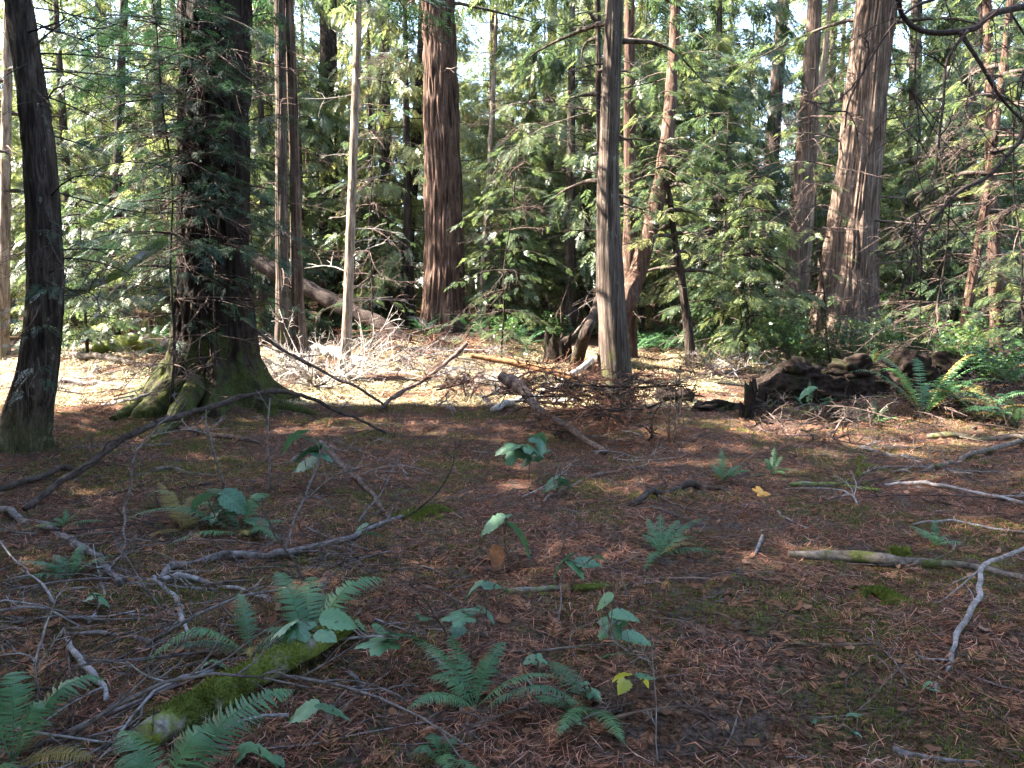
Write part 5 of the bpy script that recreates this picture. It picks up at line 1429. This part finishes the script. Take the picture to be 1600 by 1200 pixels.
def strip_template(n, w, bend, lift):
    s = np.linspace(-0.5, 0.5, n)
    ww = w * (1 - (2 * s) ** 4 * 0.8) * (1.0 if n > 2 else 1.2)
    yb = bend * (s * s * 4 - 0.3)
    zb = lift * (0.25 - s * s) * 4
    v = np.concatenate((np.stack((s, yb + ww, zb), -1), np.stack((s, yb - ww, zb), -1)))
    f = np.array([(q, q + 1, n + q + 1, n + q) for q in range(n - 1)])
    return v, f
STRIPS = [strip_template(k_, w, b_, l) for k_, w, b_, l in ((2, 0.05, 0.0, 0.0), (3, 0.018, 0.12, 0.1), (2, 0.07, 0.0, 0.0), (3, 0.012, -0.2, 0.12), (2, 0.045, 0.0, 0.0), (3, 0.03, 0.2, 0.15))]
DEADSPRAY = [spray_template(10, 0, np.random.default_rng(5 + q), 0.1, 0.05) for q in range(3)]
dead_leaf = []
for q in range(3):
    r_ = np.random.default_rng(q)
    k = 9
    a_ = np.arange(k) / k * 2 * np.pi
    rad = 0.5 * (0.65 + 0.5 * r_.random(k))
    v = np.concatenate(([(0, 0, 0)], np.stack((rad * np.cos(a_) * 1.2, rad * np.sin(a_) * 0.8, 0.35 * rad ** 2 * 2 * r_.uniform(0.2, 1.3, k)), -1)))
    dead_leaf.append((v, np.array([(0, 1 + j, 1 + (j + 1) % k) for j in range(k)])))

# needles and strips
n = 340000
x, y = scatter(n, 1.9, 14, 1.55)
keep = fbm(x / 0.45, y / 0.45, 4.0, 3) + rng.random(n) * 0.35 > 0.585
x, y = x[keep], y[keep]
n = len(x)
z = height(x, y) + 0.003 + 0.02 * rng.random(n) ** 2
nd = MB()
place(nd, STRIPS, rng.integers(0, len(STRIPS), n), slope_frames(x, y, 0.22), np.stack((x, y, z), -1), (0.016 + 0.085 * rng.random(n) ** 2.4) * (0.8 + 0.05 * y))
solo('needle_litter', nd, M['litter'], 'layer of fallen red-brown needles and bark shreds covering the floor', 'litter', kind='stuff', smooth=False)
# dry stalks on the clearing floor, coloured extra pale to boost the sunlit strip
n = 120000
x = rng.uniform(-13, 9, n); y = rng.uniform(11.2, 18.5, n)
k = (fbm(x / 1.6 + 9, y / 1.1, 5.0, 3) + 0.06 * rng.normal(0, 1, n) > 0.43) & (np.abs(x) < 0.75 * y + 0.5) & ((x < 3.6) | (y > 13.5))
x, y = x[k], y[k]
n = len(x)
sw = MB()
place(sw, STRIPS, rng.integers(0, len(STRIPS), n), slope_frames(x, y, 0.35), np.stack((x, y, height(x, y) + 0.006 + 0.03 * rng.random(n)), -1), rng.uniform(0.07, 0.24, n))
solo('brightened_dry_grass', sw, M['brightened_straw'], 'dry grass stalks coloured extra pale to brighten the sunlit clearing', 'grass', kind='stuff', smooth=False)
# dead cedar sprays
n = 1800
x, y = scatter(n, 1.9, 13, 1.3)
z = height(x, y) + 0.012 + 0.02 * rng.random(n)
ds = MB()
place(ds, DEADSPRAY, rng.integers(0, 3, n), slope_frames(x, y, 0.25), np.stack((x, y, z), -1), rng.uniform(0.06, 0.16, n))
solo('dead_sprays', ds, M['foliage_brown'], 'withered brown cedar sprays strewn over the floor', 'litter', kind='stuff', smooth=False)
# dead broad leaves
n = 900
x, y = scatter(n, 1.9, 12, 1.3)
dl = MB()
place(dl, dead_leaf, rng.integers(0, 3, n), slope_frames(x, y, 0.3), np.stack((x, y, height(x, y) + 0.012), -1), rng.uniform(0.02, 0.06, n))
solo('dead_leaves', dl, M['leaf_dead'], 'small curled dead leaves strewn over the floor', 'litter', kind='stuff')
# twigs
def twig_template(seed):
    r_ = np.random.default_rng(seed)
    mb = MB()
    k = 5
    s = np.linspace(-0.5, 0.5, k)
    C = np.stack((s, 0.05 * np.sin(s * r_.uniform(3, 9)) + r_.uniform(-0.2, 0.2) * s * s, 0.035 + r_.uniform(-0.02, 0.12) * (0.25 - s * s)), -1)
    tube(mb, C, np.linspace(0.012, 0.006, k), 3, caps=False)
    for q in range(r_.integers(0, 4)):
        i0 = r_.integers(1, k - 1)
        d = np.array((r_.uniform(0.3, 1), r_.uniform(-1, 1), r_.uniform(0, 0.35)))
        tube(mb, np.stack([C[i0] + d * u for u in (0, 0.12, 0.26)]), np.array((0.005, 0.004, 0.002)), 3, caps=False)
    return np.concatenate(mb.v), np.concatenate(mb.f)
TW = [twig_template(s_) for s_ in range(10)]
def twig_layer(n, y0, y1, power, size, m_, label, mask=None, name='twig_litter'):
    x, y = scatter(n, y0, y1, power)
    if mask is not None:
        k = mask(x, y) > rng.random(n)
        x, y = x[k], y[k]
    n = len(x)
    mb = MB()
    place(mb, TW, rng.integers(0, len(TW), n), slope_frames(x, y, 0.16), np.stack((x, y, height(x, y) - 0.004), -1), rng.uniform(0, 1, n) ** 1.6 * (size[1] - size[0]) + size[0])
    solo(name, mb, M[m_], label, 'litter', kind='stuff')
left = lambda x, y: np.clip(0.35 + 0.9 * gauss(x, y, -2.6, 4.2, 2.0, 1.6) + 0.9 * gauss(x, y, 4.4, 7.6, 1.8, 1.6) + 0.5 * (y > 8), 0, 1)
twig_layer(6000, 1.9, 15, 1.2, (0.06, 0.40), 'wood_brown', 'thin brown twigs scattered over the floor', left)
twig_layer(3300, 1.9, 15, 1.2, (0.05, 0.32), 'wood_grey', 'thin grey twigs scattered over the floor', left)
twig_layer(2600, 1.9, 13, 1.3, (0.04, 0.26), 'wood_dark', 'thin blackish twigs scattered over the floor', left)
twig_layer(1300, 1.9, 15, 1.2, (0.05, 0.28), 'wood_red', 'thin reddish twigs scattered over the floor')

# moss: cushions of tiny blades
BLADE = [(np.array(((-0.12, 0, 0), (0.12, 0, 0), (0.1, 0.1, 0.55), (0.02, 0.25, 1.0))), np.array(((0, 1, 2), (0, 2, 3)))), (np.array(((-0.1, 0, 0), (0.1, 0.02, 0), (-0.12, 0.12, 0.6), (-0.3, 0.3, 0.95))), np.array(((0, 1, 2), (0, 2, 3))))]
n = 220000
x, y = scatter(n, 1.9, 13, 1.3)
mk = fbm(x / 0.55 + 40, y / 0.55, 2.0, 3) + 0.30 * gauss(x, y, -2.4, 3.6, 1.7, 1.4) + 0.12 * gauss(x, y, 3.0, 3.0, 1.5, 1.2) + 0.16 * gauss(x, y, 5.5, 9.5, 2.2, 1.5) + 0.12 * gauss(x, y, -3.5, 7, 1.5, 1.2)
k = mk + 0.06 * rng.normal(0, 1, n) > 0.585
x, y = x[k], y[k]
n = len(x)
ms = MB()
place(ms, BLADE, rng.integers(0, 2, n), slope_frames(x, y, 0.35), np.stack((x, y, height(x, y) - 0.002), -1), rng.uniform(0.010, 0.030, n) * (0.8 + 0.06 * y))
solo('moss', ms, M['moss'], 'low cushions of green moss spread over the floor', 'moss', kind='stuff', smooth=False)
# single moss tufts
def tuft(label, px, py, w, seed, n=5000):
    """A ragged moss patch that thins out towards its edge."""
    r_ = np.random.default_rng(seed)
    p = gp(px, py)
    rad = px_size(w, p) / 2
    d = r_.normal(0, 1, (n, 2)) * rad * (1.1, 0.8)
    q = np.linalg.norm(d / rad / (1.1, 0.8), axis=1)
    k_ = fbm(d[:, 0] / 0.06 + seed, d[:, 1] / 0.06, 1.0, 3) > 0.25 + 0.2 * q
    x_, y_ = p[0] + d[k_][:, 0], p[1] + d[k_][:, 1]
    n_ = len(x_)
    z_ = height(x_, y_) + rad * 0.45 * np.exp(-q[k_] ** 2) - 0.004
    mb = MB()
    up = np.array((0, 0, 1.0)) + r_.normal(0, 0.5, (n_, 3))
    place(mb, BLADE, r_.integers(0, 2, n_), frames(np.cross(up, r_.normal(0, 1, (n_, 3))), up), np.stack((x_, y_, z_), -1), r_.uniform(0.012, 0.034, n_))
    solo('moss_tuft', mb, M['moss'], label, 'moss', kind='stuff', smooth=False, origin=tuple(p))
tuft('round dark green moss tuft on the open needle floor below the mossy log', 1378, 932, 44, 1)
tuft('rounded moss hump at the end of the bowed grey branch', 664, 806, 54, 3)
# fuzz of moss on the broad mossy branch and the flat mossy log
def fuzz(name_start, n, size, seed, top=0.15, m_='moss'):
    r_ = np.random.default_rng(seed)
    for o in list(col.objects):
        if o.get('label', '').startswith(name_start):
            src = o if o.type == 'MESH' else next(c for c in o.children)
            me = src.data
            v = np.zeros(len(me.vertices) * 3); me.vertices.foreach_get('co', v); v = v.reshape(-1, 3)
            nn = np.zeros(len(me.vertices) * 3); me.vertices.foreach_get('normal', nn); nn = nn.reshape(-1, 3)
            q = r_.integers(0, len(v), n)
            kk = nn[q][:, 2] > top
            q = q[kk]
            lo = 0.42 if size[1] < 0.05 else 0.3
            P = v[q] + r_.normal(0, 0.008, (len(q), 3))
            kk = fbm(P[:, 0] / 0.25 + seed, P[:, 1] / 0.25, P[:, 2] / 0.25, 2) > lo
            P, q = P[kk], q[kk]
            mb = MB()
            up = nn[q] + r_.normal(0, 0.4, (len(q), 3))
            place(mb, BLADE, r_.integers(0, 2, len(q)), frames(np.cross(up, r_.normal(0, 1, up.shape)), up), P, r_.uniform(*size, len(q)))
            link('moss_cover', mb.mesh('moss_cover', M[m_], smooth=False), o)['kind'] = 'stuff'
fuzz('broad moss-covered', 16000, (0.008, 0.026), 1, -0.1)
fuzz('mossy rotting log', 8000, (0.010, 0.028), 2)
fuzz('flat mossy stick', 3000, (0.008, 0.02), 3)
fuzz('mossy stick half', 2500, (0.010, 0.025), 4)
fuzz('dark rotting nurse log', 14000, (0.012, 0.035), 5, -0.4, 'moss_dark')
fuzz('yellow-mossed', 4000, (0.012, 0.035), 6, -0.1)
